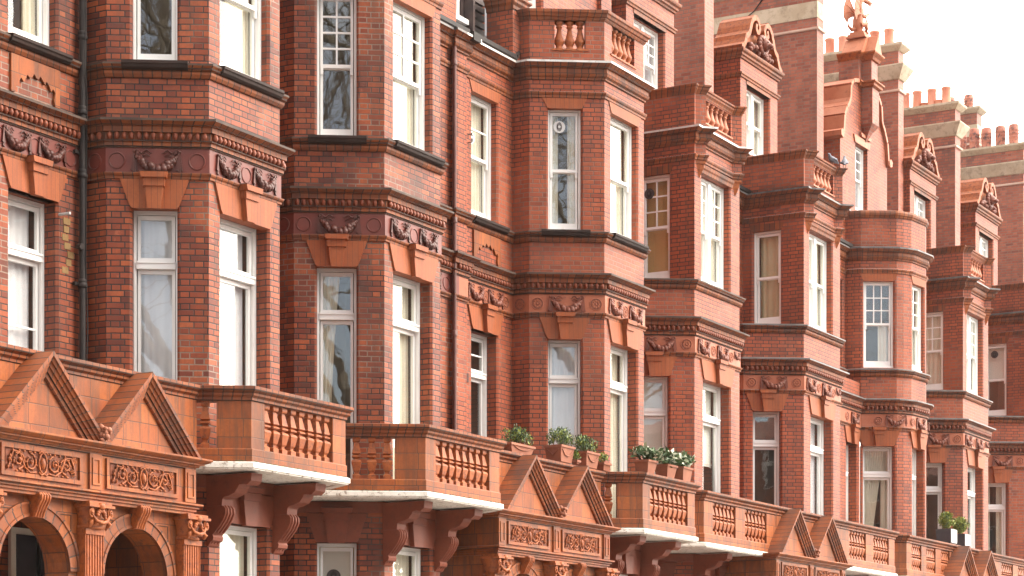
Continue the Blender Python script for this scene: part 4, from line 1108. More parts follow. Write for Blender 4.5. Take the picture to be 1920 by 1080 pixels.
m = MB(); wallpath(m, [(29.60, 17.80), (29.86, 17.80), (29.86, 17.87), (31.46, 17.87)], 0, 12.5, {2: [(.29, 1.12, 4.66, 7.84, .22), (.29, 1.12, 9.68, 11.69, .14)]})
wallpath(m, [P3[-1], (35.2, 17.87), (35.2, 18.2), P4[0]], 0, 12.5); wallpath(m, [P4[-1], (40.3, 18.2)], 0, 12.5)
wallpath(m, [(R4[0][0]-.75, 18.2), R4[0]], 9.5, 12.5); wallpath(m, [R4[-1], (R4[-1][0]+.75, 18.2)], 9.5, 12.5)
hB.part('brick_wall', m, ['brick_b'])
frB = Fr(30.15, 17.87, 0)
window(hB, frB, 0, .83, 4.66, 7.84, 'french', (1,2), None, 'room', .22)
window(hB, frB, 0, .83, 9.68, 11.69, 'sash', (1,2), 'right', 'room', .14, (.30,.66,False))
lintel(hB, frB, 0, .83, ks=.9); flathead(hB, frB, 0, .83); darksill(hB, frB, -.1, .98); apron(hB, 30.16, 31.02, 17.87)
for u in (30.24, 30.87): swag(hB, fzB, fz, u, .50, 'swag_b')
for u in (29.97, 30.56, 31.20): roundel(hB, fzB, fz, u, .095, True, 'frieze_b', 'swag_b')
g_ = MB(); gutter(g_, [(27.7, 17.87), (29.75, 17.87)]); hB.part('gutter', g_, ['iron', 'leadw'])
g_ = MB(); gutter(g_, [(29.9, 17.87), (31.30, 17.87)])
g_.box(ID, 29.76, 29.98, 17.60, 17.87, 12.36, 12.50); g_.tube([(31.28, 17.7, 12.5), (31.45, 17.75, 12.62), (31.5, 17.9, 12.6)], .05, 6)
hB.part('gutter', g_, ['iron', 'leadw'])
v_ = MB(); v_.box(ID, 29.90, 30.02, 17.855, 17.872, 6.95, 7.1); 
for k in range(5): v_.box(ID, 29.905, 30.015, 17.845, 17.856, 6.965+k*.026, 6.98+k*.026)
hB.part('air_brick', v_, ['pipe'])
pp = MB(); pp.tube([(29.45, 17.78, 0), (29.45, 17.78, 12.3)], .035, 8)  # added dark strip, stands in for the shaded, dirty left side of the pilaster
for z in (5.5, 7.6, 9.4, 11.9): pp.lathe(Fr(29.45, 17.78, z), [(.05,0),(.05,.08),(.04,.09)], 8)
hB.part('downpipe', pp, ['pipe'], label='added dark strip for the shaded, dirty side of the party wall pilaster')
hk = MB()
for x, z in ((30.02, 10.95), (30.03, 10.82), (30.0, 9.05)): hk.tube([(x, 17.87, z), (x, 17.80, z-.01), (x+.02, 17.80, z+.02)], .008, 4)
hB.part('wall_hook', hk, ['iron'])
# attic: pier, louvred dormer, front gable wall
at = MB(); wallpath(at, [(27.9, 18.2), (30.20, 18.2)], 12.3, 17.0); wallpath(at, [(31.8, 18.2), (35.62, 18.2), (35.62, 21)], 12.3, 17.0, {0: [(.42, 1.32, 13.35, 15.6, .15)]})
at.box(ID, 35.20, 35.60, 18.12, 18.2, 12.3, 17.0)
hB.part('attic_wall', at, ['brick_b'])
window(hB, Fr(31.8, 18.2, 0), .42, 1.32, 13.35, 15.6, 'pair', (1, 1), 'full', 'net', .15)
lv = MB(); lv.box(ID, 30.78, 30.84, 18.22, 19.0, 12.5, 17); lv.box(ID, 30.2, 30.9, 18.9, 18.95, 12.5, 17)
for k in range(26): lv.box(ID, 30.86, 31.5, 18.42, 18.50, 12.6+k*.13, 12.69+k*.13)
lv.box(ID, 30.70, 30.86, 18.40, 18.47, 12.9, 17)
hB.part('louvred_screen', lv, ['lat'])
ws = MB(); ws.box(ID, 30.20, 30.80, 18.30, 18.38, 12.98, 13.06); ws.box(ID, 30.2, 30.28, 18.30, 18.38, 13.06, 16); ws.box(ID, 30.42, 30.48, 18.31, 18.37, 13.06, 16)
hB.part('dormer_window', ws, ['white'])
ps = MB(); ps.box(ID, 31.22, 31.58, 17.72, 18.22, 12.45, 13.36); pr_ = hB.part('roof_pier', ps, ['brick_b'])
k_ = MB(); k_.sweep([(31.22, 18.22), (31.22, 17.72), (31.58, 17.72), (31.58, 18.22)], [(0,13.28),(.02,13.29),(.03,13.34),(.07,13.38),(.075,13.42),(.11,13.45),(.11,13.48),(-.18,13.54),(-.18,13.28)]); hB.part('coping', k_, ['mould'], pr_)
k_ = MB(); k_.box(ID, 31.10, 31.70, 17.60, 18.3, 13.545, 13.565); hB.part('lead_cap', k_, ['leadw'], pr_)
dormer(hB, 36.36, 38.45, 18.2, label='dormer above the square bay of the second house')
stack(hB, 40.22, 40.66, 18.35, 24., 18.9, 'flat')
balA(hB, 32.9, 16.24, 17.3, 'balcony under the canted bay, carrying leafy flower pots')
def balB(H, x0, x1, Y, left, right, panels, label):
    t56 = .6745
    path = ([(x0-(left-Y)*t56, left)] if left else []) + [(x0, Y), (x1, Y)] + ([(x1+(right-Y)*t56, right)] if right else [])
    L0 = hypot((left-Y)*t56, left-Y) if left else 0.
    piers = []; runs = []; cur_ = 0. if True else 0
    s = 0.
    for a, b, n in panels:
        piers.append((s, L0+a-x0)); runs.append((L0+a-x0, L0+b-x0, n)); s = L0+b-x0
    piers.append((s, total(path)))
    return balcony(H, path, piers, runs, path, label=label, balmat='terra', floor_back=18.2)
balB(hB, 35.0, 38.28, 15.98, 17.1, None, [(35.38, 36.39, 6), (36.82, 37.83, 6)], 'straight balcony under the square bay')
porch(hB, 29.43, 0, 17.87, label='second porch from the left with twin gables'); porch_parapet(hB, 27.55, 31.45, 16.2)

# ================================================================= HOUSE C (square bay, curved bow, shaped gable with dragon)
hC = House(thing('terraced_house', 'red brick house with a rounded bow bay and a dragon on its shaped gable', 'house', (45.8, 18.2, 0), 'terraced houses in the row'))
P5 = bay_path(41.81, 2.06, 16.84, 18.2); R5 = rect_path(41.81, 2.06, 16.84, 18.2); N5 = nose_path(41.81, 2.06, 16.84, 18.2)
bowU = bow_path(49.15, 18.2, 1.4)
lowW = [(45.0, 18.2), (45.0, 17.85)]
import copy as _c
def clipbow(Y): return [(47.794, Y)] + [p for p in bowU if p[1] < Y-.02] + [(bowU[-1][0], 18.2)]
bowL = clipbow(17.85)
pC = [(40.3, 18.2)] + P5 + lowW + bowL + [(51.0, 18.2)]
pCm = [(40.3, 18.2)] + P5 + bowU + [(51.0, 18.2)]
pCn = [(40.3, 18.2)] + N5 + bowU + [(51.0, 18.2)]
fzC = frieze(hC, pC, 'frieze_b'); cornice(hC, pC, sp=.1); sillcourse(hC, pCm); stringcourse(hC, pC)
stringcourse(hC, pCn, 11.85, 11.95, .05, lead='leadw'); topcornice(hC, pCn)
curC5 = [[((1,1), 'olive', 'room', None), ((1,1), None, 'room', None)], [((1,1), 'full', 'room', None), ((1,1), 'net', 'room', None)]]
bayB(hC, 41.81, curC5, fzC)
# bow bay
def seg_of(path, ph):
    return [i for i in range(len(path)-1)]
wi = []
for i in range(len(bowL)-1):
    fr, l = facet(bowL, i)
    if l > .5: wi.append(i)
opsL = {}; opsU = {}
for i in wi:
    fr, l = facet(bowL, i); opsL[i] = [(.07, l-.07, 1.7, 4.0, .2), (.07, l-.07, 4.66, 7.86, .22)]
wu = [i for i in range(len(bowU)-1) if facet(bowU, i)[1] > .5]
for i in wu:
    fr, l = facet(bowU, i); opsU[i] = [(.07, l-.07, 9.66, 11.70, .10)]
m = MB(); wallpath(m, bowL, 0, 8.95, opsL); wallpath(m, bowU, 8.9, 12.5, opsU); hC.part('bow_wall', m, ['brick_b'])
m = MB(); wallpath(m, bowU, 12.44, 13.2, {}); par = hC.part('parapet', m, ['brick_b'])
k_ = MB(); k_.sweep(bowU, [(-.20,13.10),(0,13.14),(.02,13.15),(.03,13.18),(.05,13.20),(.06,13.25),(.045,13.30),(-.05,13.33),(-.22,13.33)]); hC.part('coping', k_, ['mould'], par)
m = MB(); m.face([(x, y, 12.6) for x, y in bowU]); hC.part('flat_roof', m, ['lead'], par)
cb = [((3,3), 'half', 'room'), ((2,3), 'full', 'room'), ((2,3), 'full', 'room')]
for n_, i in enumerate(wu[:3]):
    fr, l = facet(bowU, i); window(hC, fr, .07, l-.07, 9.66, 11.70, 'sash', cb[n_][0], cb[n_][1], cb[n_][2], .10)
    flathead(hC, fr, .07, l-.07)
for n_, i in enumerate(wi[:3]):
    fr, l = facet(bowL, i); window(hC, fr, .07, l-.07, 4.66, 7.86, 'french', (1,1), 'swept' if n_ == 0 else 'full', 'room', .22)
    lintel(hC, fr, .07, l-.07, ks=.9)
# festoons on the bow: laid on the facets
lenb = total(bowL); s = .24; k = 0
while s < lenb-.6:
    x, y, a = at_len(bowL, s+.18); f_ = Fr(x, y, 0, a)
    if k % 2 == 0: roundel(hC, fzC, f_, 0, .09, True, 'frieze_b', 'swag_b'); s += .42
    else: swag(hC, fzC, f_, 0, .50, 'swag_b'); s += .50
    k += 1
fr17 = Fr(0, 17.85, 0)
for u in (46.1, 47.4): swag(hC, fzC, fr17, u, .52, 'swag_b')
for u in (45.7, 46.9): roundel(hC, fzC, fr17, u, .095, True, 'frieze_b', 'swag_b')
m = MB(); wallpath(m, [(40.3, 18.2), P5[0]], 0, 12.5)
wallpath(m, [P5[-1], (45.0, 18.2), (45.0, 17.85), (47.75, 17.85)], 0, 9.3, {2: [(1.90, 2.62, 4.66, 7.84, .24), (.3, 1.1, 4.66, 7.84, .22)]})
m.face([(45.0, 17.85, 9.3), (47.75, 17.85, 9.3), (47.75, 18.2, 9.46), (45.0, 18.2, 9.46)])
wallpath(m, [P5[-1], (47.75, 18.2)], 9.3, 12.5, {0: [(47.62-44.57-.72, 47.62-44.57, 9.68, 11.69, .14)]})
wallpath(m, [(R5[0][0]-.75, 18.2), R5[0]], 9.5, 12.5); wallpath(m, [R5[-1], P5[-1]], 9.5, 12.5); wallpath(m, [(50.55, 18.2), (51.0, 18.2)], 0, 12.5)
hC.part('brick_wall', m, ['brick_b'])
window(hC, Fr(45.0, 17.85, 0), 1.90, 2.62, 4.66, 7.84, 'french', (1,1), 'full', 'room', .24)
window(hC, Fr(45.0, 17.85, 0), .3, 1.1, 4.66, 7.84, 'french', (1,1), 'net', 'room', .22)
window(hC, Fr(44.57, 18.2, 0), 47.62-44.57-.72, 47.62-44.57, 9.68, 11.69, 'sash', (1,1), 'full', 'room', .14)
lintel(hC, Fr(45., 17.85, 0), 1.90, 2.62, ks=.9)
for a, b in ((44.0, 47.75), (40.3, 41.8)):
    g_ = MB(); gutter(g_, [(a, 18.2), (b, 18.2)]); hC.part('gutter', g_, ['iron', 'leadw'])
g_ = MB(); gutter(g_, [(38.6, 18.2), (40.29, 18.2)]); hB.part('gutter', g_, ['iron', 'leadw'])
dormer(hC, 41.68, 43.67, 18.2, label='dormer with a scrolled lion pediment above the square bay', cur='full')
# shaped gable
GX = 49.0; half = [(1.58,12.4),(1.58,14.95),(1.50,15.0),(1.46,15.12),(1.40,15.5),(1.24,15.72),(1.10,15.84),(1.02,15.98),(.98,16.3),(.84,16.42),(.70,16.46),(.50,16.50),(.50,16.56)]
poly = [(-x, z) for x, z in half] + [(x, z) for x, z in reversed(half)]
poly = [(x, z) for x, z in half] + [(-x, z) for x, z in reversed(half)]
gm = MB(); frG = Fr(GX, 18.2, 0)
wx0, wx1, wz0, wz1 = -.60, .22, 13.5, 15.08
# front face in strips around the window
zs_ = [12.4, wz0, wz1]
def hw(z):
    for (a, za), (b, zb) in zip(half, half[1:]):
        if za <= z <= zb and zb > za: return a+(b-a)*(z-za)/(zb-za)
    return half[-1][0]
zl = [12.4, wz0, 14.95, 15.0, wz1, 15.12, 15.5, 15.72, 15.84, 15.98, 16.3, 16.42, 16.46, 16.56]
for a, b in zip(zl, zl[1:]):
    h0, h1 = hw(a+1e-4), hw(b-1e-4)
    if wz0 <= (a+b)/2 <= wz1:
        gm.face([frG.p(-h0,0,a), frG.p(wx0,0,a), frG.p(wx0,0,b), frG.p(-h1,0,b)]); gm.face([frG.p(wx1,0,a), frG.p(h0,0,a), frG.p(h1,0,b), frG.p(wx1,0,b)])
    else: gm.face([frG.p(-h0,0,a), frG.p(h0,0,a), frG.p(h1,0,b), frG.p(-h1,0,b)])
gm.face([frG.p(wx1,0,wz0), frG.p(wx1,.2,wz0), frG.p(wx1,.2,wz1), frG.p(wx1,0,wz1)]); gm.face([frG.p(wx0,0,wz0), frG.p(wx0,.2,wz0), frG.p(wx0,.2,wz1), frG.p(wx0,0,wz1)])
gm.face([frG.p(wx0,0,wz1), frG.p(wx1,0,wz1), frG.p(wx1,.2,wz1), frG.p(wx0,.2,wz1)]); gm.face([frG.p(wx0,0,wz0), frG.p(wx1,0,wz0), frG.p(wx1,.2,wz0), frG.p(wx0,.2,wz0)])
for sg in (-1, 1):
    for (a, za), (b, zb) in zip(half, half[1:]):
        gm.face([frG.p(sg*a,0,za), frG.p(sg*a,.85,za), frG.p(sg*b,.85,zb), frG.p(sg*b,0,zb)])
gb = hC.part('shaped_gable', gm, ['brick_b'], label='lit brick gable with curved shoulders')
window(hC, frG, wx0, wx1, wz0, wz1, 'sash', (2, 3), None, 'net', .12)
for sg in (-1, 1):
    cm = MB(); cl = half[1:]
    for i in range(len(cl)-1):
        (ax, az), (bx, bz) = cl[i], cl[i+1]; dx, dz = bx-ax, bz-az; l = hypot(dx, dz) or 1; nx, nz2 = dz/l*.09, -dx/l*.09
        pl = [(sg*ax, az), (sg*(ax+nx), az+nz2), (sg*(bx+nx), bz+nz2), (sg*bx, bz)]
        cm.prism(frG, pl, -.07 if i % 2 else -.075, .90 if i % 2 else .905)
    cm.prism(frG, [(sg*1.58, 14.95), (sg*1.72, 14.99), (sg*1.74, 15.1), (sg*1.64, 15.16), (sg*1.5, 15.1)], -.09, .93)
    hC.part('gable_coping', cm, ['terra_p'], gb)
cm = MB(); cm.prism(frG, [(-.30, 15.28), (.30, 15.28), (.36, 15.36), (-.36, 15.36)], -.06, 0)
cm.prism(frG, [(wx0-.06, wz1), (wx1+.06, wz1), (wx1+.14, wz1+.17), (wx0-.14, wz1+.17)], -.03, 0)
hC.part('hood_mould', cm, ['terra_p'], gb)
# central pilaster on a pointed corbel, small cornice, pedestal gablet
pm = MB(); pm.box(frG, -.20, .24, -.28, 0, 15.60, 16.52)
rows = []
for z, s_ in ((15.60, 1.), (15.52, .8), (15.45, .6), (15.2, .1)): rows.append([(-.20+.22*(1-s_), 0, z), (-.20+.22*(1-s_), -.28*s_, z), (.24-.22*(1-s_), -.28*s_, z), (.24-.22*(1-s_), 0, z)])
for a, b in zip(rows, rows[1:]):
    for k in range(3): pm.face([frG.p(*b[k]), frG.p(*b[k+1]), frG.p(*a[k+1]), frG.p(*a[k])])
pm.box(frG, -.36, .36, -.0, .50, 16.5, 17.22); pm.box(frG, -.18, .22, -.25, .0, 16.6, 17.22)
hC.part('gable_pier', pm, ['brick_s'], gb)
em = MB(); q = [frG.p(-.37,.52,0)[:2], frG.p(-.37,0,0)[:2], frG.p(-.22,0,0)[:2], frG.p(-.22,-.29,0)[:2], frG.p(.26,-.29,0)[:2], frG.p(.26,0,0)[:2], frG.p(.37,0,0)[:2], frG.p(.37,.52,0)[:2]]
em.sweep(q, [(0,16.44),(.05,16.47),(.06,16.52),(.10,16.55),(.10,16.58),(-.1,16.62),(-.1,16.44)])
hC.part('pier_cornice', em, ['terra'], gb)
em = MB(); em.sweep(q, [(-.05,17.08),(.0,17.10),(.03,17.16),(.07,17.20),(.10,17.24),(.10,17.27),(-.1,17.30),(-.1,17.08)])
hC.part('pier_cornice', em, ['terra'], gb)
sm_ = MB(); sm_.prism(Fr(GX+.0, 18.10, 0), [(-.42,17.27),(.42,17.27),(.12,17.66),(-.12,17.66)], 0, .52)
sm_.prism(Fr(GX+.02, 17.85, 0), [(-.26,17.27),(.26,17.27),(.0,17.70)], 0, .3)
hC.part('pedestal_gablet', sm_, ['terra_p'], gb)
dm = MB(); ped = Fr(GX+.05, 18.35, 0)
dm.box(ped, -.16, .16, -.16, .16, 17.55, 17.68); dm.box(ped, -.24, .24, -.24, .24, 17.68, 17.72); dm.box(ped, -.21, .21, -.21, .21, 17.72, 17.78); dm.box(ped, -.17, .17, -.17, .17, 17.78, 17.84)
dpart = hC.part('finial_pedestal', dm, ['terra_p'], gb)
# dragon: seated, neck arched, head thrown to the right, wings folded back, holding up forelegs
dr = MB(); D = Fr(GX+.05, 18.35, 17.84, rad(-25))
T = lambda L_: [D.p(*p) for p in L_]
dr.tube(T([(-.02,0,.02),(-.04,0,.14),(-.03,0,.30),(.0,0,.42),(.03,0,.52),(.02,0,.62),(.03,0,.72),(.09,0,.80),(.17,0,.83),(.25,0,.80)]), [.10,.135,.13,.12,.105,.075,.06,.055,.052,.05], 10)
dr.blob(D, .30, 0, .80, .09, .055, .055, 10, 6); dr.tube(T([(.30,0,.80),(.38,0,.79),(.45,0,.78)]), [.05,.035,.015], 8); dr.tube(T([(.31,0,.77),(.37,0,.735),(.42,0,.70)]), [.03,.022,.008], 7)
for sg in (-1, 1):
    dr.tube(T([(.26,sg*.03,.83),(.21,sg*.045,.90),(.15,sg*.05,.93)]), [.022,.016,.004], 6)
    dr.tube(T([(.02,sg*.09,.40),(.12,sg*.10,.38),(.20,sg*.08,.46),(.27,sg*.06,.50)]), [.05,.036,.028,.03], 7)
    dr.tube(T([(-.04,sg*.10,.16),(.08,sg*.13,.20),(.14,sg*.12,.10),(.12,sg*.12,.02),(.20,sg*.12,.01)]), [.075,.065,.045,.035,.02], 8)
    # wing: ribs and membrane with thickness
    ribs = [[(-.02,sg*.09,.46),(-.08,sg*.14,.66),(-.16,sg*.16,.84),(-.22,sg*.17,.92)], [(-.02,sg*.09,.46),(-.14,sg*.15,.62),(-.26,sg*.18,.70),(-.32,sg*.19,.62)], [(-.02,sg*.09,.46),(-.15,sg*.15,.52),(-.26,sg*.18,.50),(-.33,sg*.18,.38)], [(-.02,sg*.09,.44),(-.11,sg*.13,.42),(-.20,sg*.15,.36),(-.24,sg*.15,.24)]]
    for rb in ribs: dr.tube(T(rb), [.022,.018,.014,.006], 5)
    for off in (-.008, .008):
        dr.grid([[D.p(x, y+off, z) for x, y, z in rb] for rb in ribs])
dr.tube(T([(-.10,0,.10),(-.22,.03,.06),(-.30,.06,.14),(-.26,.08,.24)]), [.06,.045,.03,.012], 7)
dr.tube(T([(.12,0,.02),(.24,0,.10),(.28,0,.28),(.22,0,.42)]), [.04,.035,.025,.012], 6)
hC.part('dragon_finial', dr, ['terra_p'], gb, label='terracotta dragon with raised wings on top of the gable')
stack(hC, 46.36, 46.76, 18.35, 24.5, 18.40, 'flat', [(19.6, 1.), (20.6, 1.), (21.6, 1)])
cb_ = MB(); cb_.tube([(46.33, 23.0, 17.15), (46.34, 21.6, 17.22), (46.34, 20.6, 17.42), (46.34, 19.9, 17.85), (46.34, 19.5, 18.3)], .014, 5); hC.part('stack_cable', cb_, ['iron'])
balB(hC, 41.61, 44.90, 15.98, None, 17.1, [(42.17, 43.13, 6), (43.58, 44.53, 6)], 'straight balcony with two baluster panels')
balB(hC, 45.78, 48.96, 16.02, 17.2, None, [(46.12, 46.77, 5), (47.12, 47.75, 5), (48.14, 48.75, 5)], 'straight balcony with three baluster panels below the bow')
porch(hC, 39.46, -.20, 18.2, label='third porch with twin gables'); porch_parapet(hC, 38.29, 41.6, 15.98)
for x in (45.9, 48.2): hC.inst('console', console_mesh('terra_d'), (x, 16.8, .05), 0)

# ================================================================= HOUSE D (far right, two square bays)
hD = House(thing('terraced_house', 'farthest red brick house at the right edge with two square oriel bays', 'house', (56.5, 18.2, 0), 'terraced houses in the row'))
P7 = bay_path(52.28, 2.06, 16.84, 18.2); R7 = rect_path(52.28, 2.06, 16.84, 18.2); N7 = nose_path(52.28, 2.06, 16.84, 18.2)
P8 = bay_path(57.62, 2.06, 16.84, 18.2); R8 = rect_path(57.62, 2.06, 16.84, 18.2); N8 = nose_path(57.62, 2.06, 16.84, 18.2)
pD = [(51.0, 18.2)] + P7 + P8 + [(66., 18.2)]; pDn = [(51.0, 18.2)] + N7 + N8 + [(66., 18.2)]
fzD = frieze(hD, pD, 'frieze_b'); cornice(hD, pD, sp=.1); sillcourse(hD, pD); stringcourse(hD, pD)
stringcourse(hD, pDn, 11.85, 11.95, .05); topcornice(hD, pDn)
curD7 = [[((2,3), 'full', 'room', None), ((1,1), None, 'room', None)], [((2,3), 'full', 'room', None), ((1,1), 'net', 'room', None)]]
curD8 = [[((1,1), 'blindhalf', 'room', (.42,.86,True)), ((1,2), 'drapes', 'room', None)], [((2,3), 'full', 'room', None), ((1,1), 'net', 'room', None)]]
bayB(hD, 52.28, curD7, fzD); bayB(hD, 57.62, curD8, fzD)
m = MB(); wallpath(m, [(51.0, 18.2), P7[0]], 0, 12.5); wallpath(m, [P7[-1], P8[0]], 0, 12.5, {0: [(.5, 1.3, 4.66, 7.84, .22)]}); wallpath(m, [P8[-1], (66., 18.2)], 0, 12.5)
for R_ in (R7, R8): wallpath(m, [(R_[0][0]-.75, 18.2), R_[0]], 9.5, 12.5); wallpath(m, [R_[-1], (R_[-1][0]+.75, 18.2)], 9.5, 12.5)
hD.part('brick_wall', m, ['brick_b'])
window(hD, Fr(P7[-1][0], 18.2, 0), .5, 1.3, 4.66, 7.84, 'french', (1,1), 'net', 'room', .22)
for a, b in ((54.4, 57.6), (51.0, 52.2)):
    g_ = MB(); gutter(g_, [(a, 18.2), (b, 18.2)]); hD.part('gutter', g_, ['iron', 'leadw'])
dormer(hD, 52.25, 54.27, 18.2, label='dormer above the nearer square bay'); dormer(hD, 57.59, 59.61, 18.2, label='dormer above the farther square bay')
stack(hD, 51.82, 52.20, 18.35, 25., 18.35, 'flare', [(18.66, .87), (19.04, .87), (19.88, .87), (20.24, .87)])
stack(hD, 56.30, 56.74, 18.35, 25., 17.98, 'flare', [(18.67, .97), (19.07, .97), (19.48, .97), (19.82, .97), (18.88, .35), (19.28, .3), (20.15, .97)])
stack(hD, 62.62, 63.1, 18.35, 27., 18.34, 'flare', [(18.71, 1.25), (19.11, 1.25), (19.53, 1.25), (19.9, 1.3), (20.3, 1.2)], 1)
stack(hD, 67.7, 68.2, 21.35, 22.7, 21.05, 'flat', [(21.7, .95), (22.3, .95)], 1, 12.)
balB(hD, 51.6, 60.5, 16.05, None, None, [(52.9, 53.87, 6), (54.3, 55.2, 6), (55.6, 56.5, 6), (57.2, 58.2, 6), (58.6, 59.6, 6)], 'farthest straight balcony')
porch(hD, 49.86, -.20, 18.2, label='farthest porch with twin gables'); porch_parapet(hD, 48.97, 51.6, 16.02)
# roofs
for H, a, b in ((hA, 18, 29.6), (hB, 29.62, 40.3), (hC, 40.32, 51), (hD, 51.02, 66)):
    m = MB(); m.face([(a, 19.0, 13.0), (b, 19.0, 13.0), (b, 22.0, 15.6), (a, 22.0, 15.6)]); m.face([(a, 22.0, 15.6), (b, 22.0, 15.6), (b, 26.5, 15.7), (a, 26.5, 15.7)])
    m.face([(a, 18.0, 12.45), (b, 18.0, 12.45), (b, 19.0, 13.0), (a, 19.0, 13.0)])
    m.face([(b, 27, 0), (a, 27, 0), (a, 27, 15.7), (b, 27, 15.7)]); H.part('roof', m, ['slate'])

# ================================================================= plants, pots, pigeons
def leafmass(mb, cx, cy, cz, rx, ry, rz, n, size, rnd, mats, up=.3, long=1.6):
    for k in range(n):
        while True:
            x, y, z = rnd.uniform(-1, 1), rnd.uniform(-1, 1), rnd.uniform(-1, 1)
            if x*x+y*y+z*z < 1: break
        q = 1+.25*sin(7*x+3*z)
        p = (cx+x*rx*q, cy+y*ry*q, cz+z*rz)
        a = rnd.uniform(0, 2*pi); e = rnd.uniform(-.5, 1.)+up; s = size*rnd.uniform(.6, 1.4)
        d = (cos(a)*cos(e), sin(a)*cos(e), sin(e)); n2 = cross(d, (rnd.uniform(-1, 1), rnd.uniform(-1, 1), rnd.uniform(-1, 1)))
        l = math.sqrt(sum(t*t for t in n2)) or 1; n2 = tuple(t/l*s*.32 for t in n2)
        tip = tuple(p[i]+d[i]*s*long for i in range(3)); md = tuple(p[i]+d[i]*s*long*.5 for i in range(3))
        mb.face([p, tuple(md[i]+n2[i] for i in range(3)), tip, tuple(md[i]-n2[i] for i in range(3))], m=rnd.choice(mats))
def planter(name, label, cat, x, y, z, w_, d, h, plant, potmat='clay', group=None, seed=1, taper=.82, rot=0., orn=True):
    t = thing(name, label, cat, (x, y, z), group, rot); rnd = random.Random(seed)
    mb = MB(); w0, d0 = w_*taper/2, d*taper/2; w1, d1 = w_/2, d/2
    b = [(-w0,-d0,0),(w0,-d0,0),(w0,d0,0),(-w0,d0,0)]; tt = [(-w1,-d1,h-.03),(w1,-d1,h-.03),(w1,d1,h-.03),(-w1,d1,h-.03)]
    for i in range(4): mb.face([b[i], b[(i+1)%4], tt[(i+1)%4], tt[i]])
    mb.face(b[::-1])
    e = .015 if potmat == 'clay' else .003
    for a_ in ((-w1-e, w1+e, -d1-e, -d1+.012), (-w1-e, w1+e, d1-.012, d1+e), (-w1-e, -w1+.012, -d1+.012, d1-.012), (w1-.012, w1+e, -d1+.012, d1-.012)):
        mb.box(ID, a_[0], a_[1], a_[2], a_[3], h-.035, h)
    mb.face([(-w1,-d1,h-.02),(w1,-d1,h-.02),(w1,d1,h-.02),(-w1,d1,h-.02)], m=1)
    if orn and potmat == 'clay':
        mb.tube([(-w1*.8,-d1-.0,h*.75),(-w1*.4,-d1*.97,h*.45),(0,-d1*.95,h*.36),(w1*.4,-d1*.97,h*.45),(w1*.8,-d1,h*.75)], .010, 5)
        mb.tube([(-w1,-d1*.7,h*.75),(-w1*.95,0,h*.4),(-w1,d1*.7,h*.75)], .010, 5)
    if potmat == 'zinc': mb.box(ID, -w1+.01, w1-.01, -d1-.012, -d1-.002, .02, h-.01, m=2)
    link('pot', mb.mesh('pot', ['blackbox' if potmat == 'zinc' else potmat, 'bark', 'zinc']), t)
    f = MB()
    if plant == 'shrub':
        for k in range(9):
            a = rnd.uniform(0, 2*pi); r = rnd.random(); bx, by = w1*.7*cos(a)*r, d1*.7*sin(a)*r; hh = rnd.uniform(.12, .24)
            f.tube([(bx, by, h-.02), (bx*1.4, by*1.4, h+hh)], [.006, .003], 4, m=1)
            leafmass(f, bx*1.7, by*1.5, h+hh*.75, .09, .08, .12, 130, .026, rnd, [0, 0, 0, 2], .6)
    elif plant == 'broad':
        for k in range(5): leafmass(f, rnd.uniform(-w1, w1)*.9, rnd.uniform(-d1, d1), h+.06+rnd.random()*.08, .15, .13, .095, 55, .078, rnd, [0, 0, 0, 0, 2], .1, 1.5)
    elif plant == 'ball':
        leafmass(f, 0, 0, h+.21, .17, .17, .20, 2200, .034, rnd, [0, 2, 2, 2], .3, 1.2); f.tube([(0,0,h-.02),(0,0,h+.1)], .015, 5, m=1)
    elif plant == 'small':
        leafmass(f, 0, 0, h+.07, w1*1.0, d1*1.0, .09, 150, .032, rnd, [0, 2, 2], .6)
    mats = ['leaf', 'bark', 'leaf_y'] if plant in ('ball', 'small', 'shrub') else ['leaf', 'bark', 'leaf_w']
    link('foliage', f.mesh('foliage', mats), t); return t
G1 = 'potted plants on the porch parapet'; G2 = 'leafy pots on the balcony coping'; G3 = 'clipped balls in square planters'
planter('planter', 'low terracotta trough with a sparse shrub, leftmost pot on the porch parapet', 'planter', 28.80, 16.30, 5.575, .72, .26, .14, 'shrub', group=G1, seed=1)
planter('planter', 'terracotta trough with bushy dark green shrub, left of its twin on the parapet', 'planter', 30.14, 16.26, 5.575, .44, .30, .26, 'shrub', group=G1, seed=2)
planter('planter', 'terracotta trough with festoon and lower green shrub, between the bushy trough and the tiny pot', 'planter', 31.00, 16.26, 5.575, .44, .30, .25, 'shrub', group=G1, seed=3)
planter('flower_pot', 'tiny terracotta pot with yellow green leaves at the right end of the porch parapet', 'flower pot', 31.52, 16.22, 5.575, .24, .20, .13, 'small', group=G1, seed=4, orn=False)
planter('flower_pot', 'tiny yellow green plant in a little pot below the bushy trough', 'flower pot', 30.42, 16.12, 5.575, .10, .10, .06, 'small', group=G1, seed=5, orn=False)
planter('flower_pot', 'left leafy terracotta pot with drooping broad leaves on the balcony corner', 'flower pot', 32.25, 15.78, 5.575, .34, .26, .22, 'broad', group=G2, seed=6, taper=.7, orn=False)
planter('flower_pot', 'brown terracotta pot with broad leaves between two other balcony pots', 'flower pot', 33.00, 15.78, 5.575, .36, .26, .22, 'broad', group=G2, seed=7, taper=.75, orn=False)
planter('flower_pot', 'right pale terracotta pot with white edged leaves on the balcony', 'flower pot', 33.62, 15.78, 5.575, .36, .26, .24, 'broad', group=G2, seed=8, taper=.8, orn=False)
planter('planter', 'left clipped yellow green ball in a dark, pale fronted planter on the far balcony', 'planter', 48.95, 16.17, 5.575, .44, .36, .34, 'ball', 'zinc', G3, 9, .92)
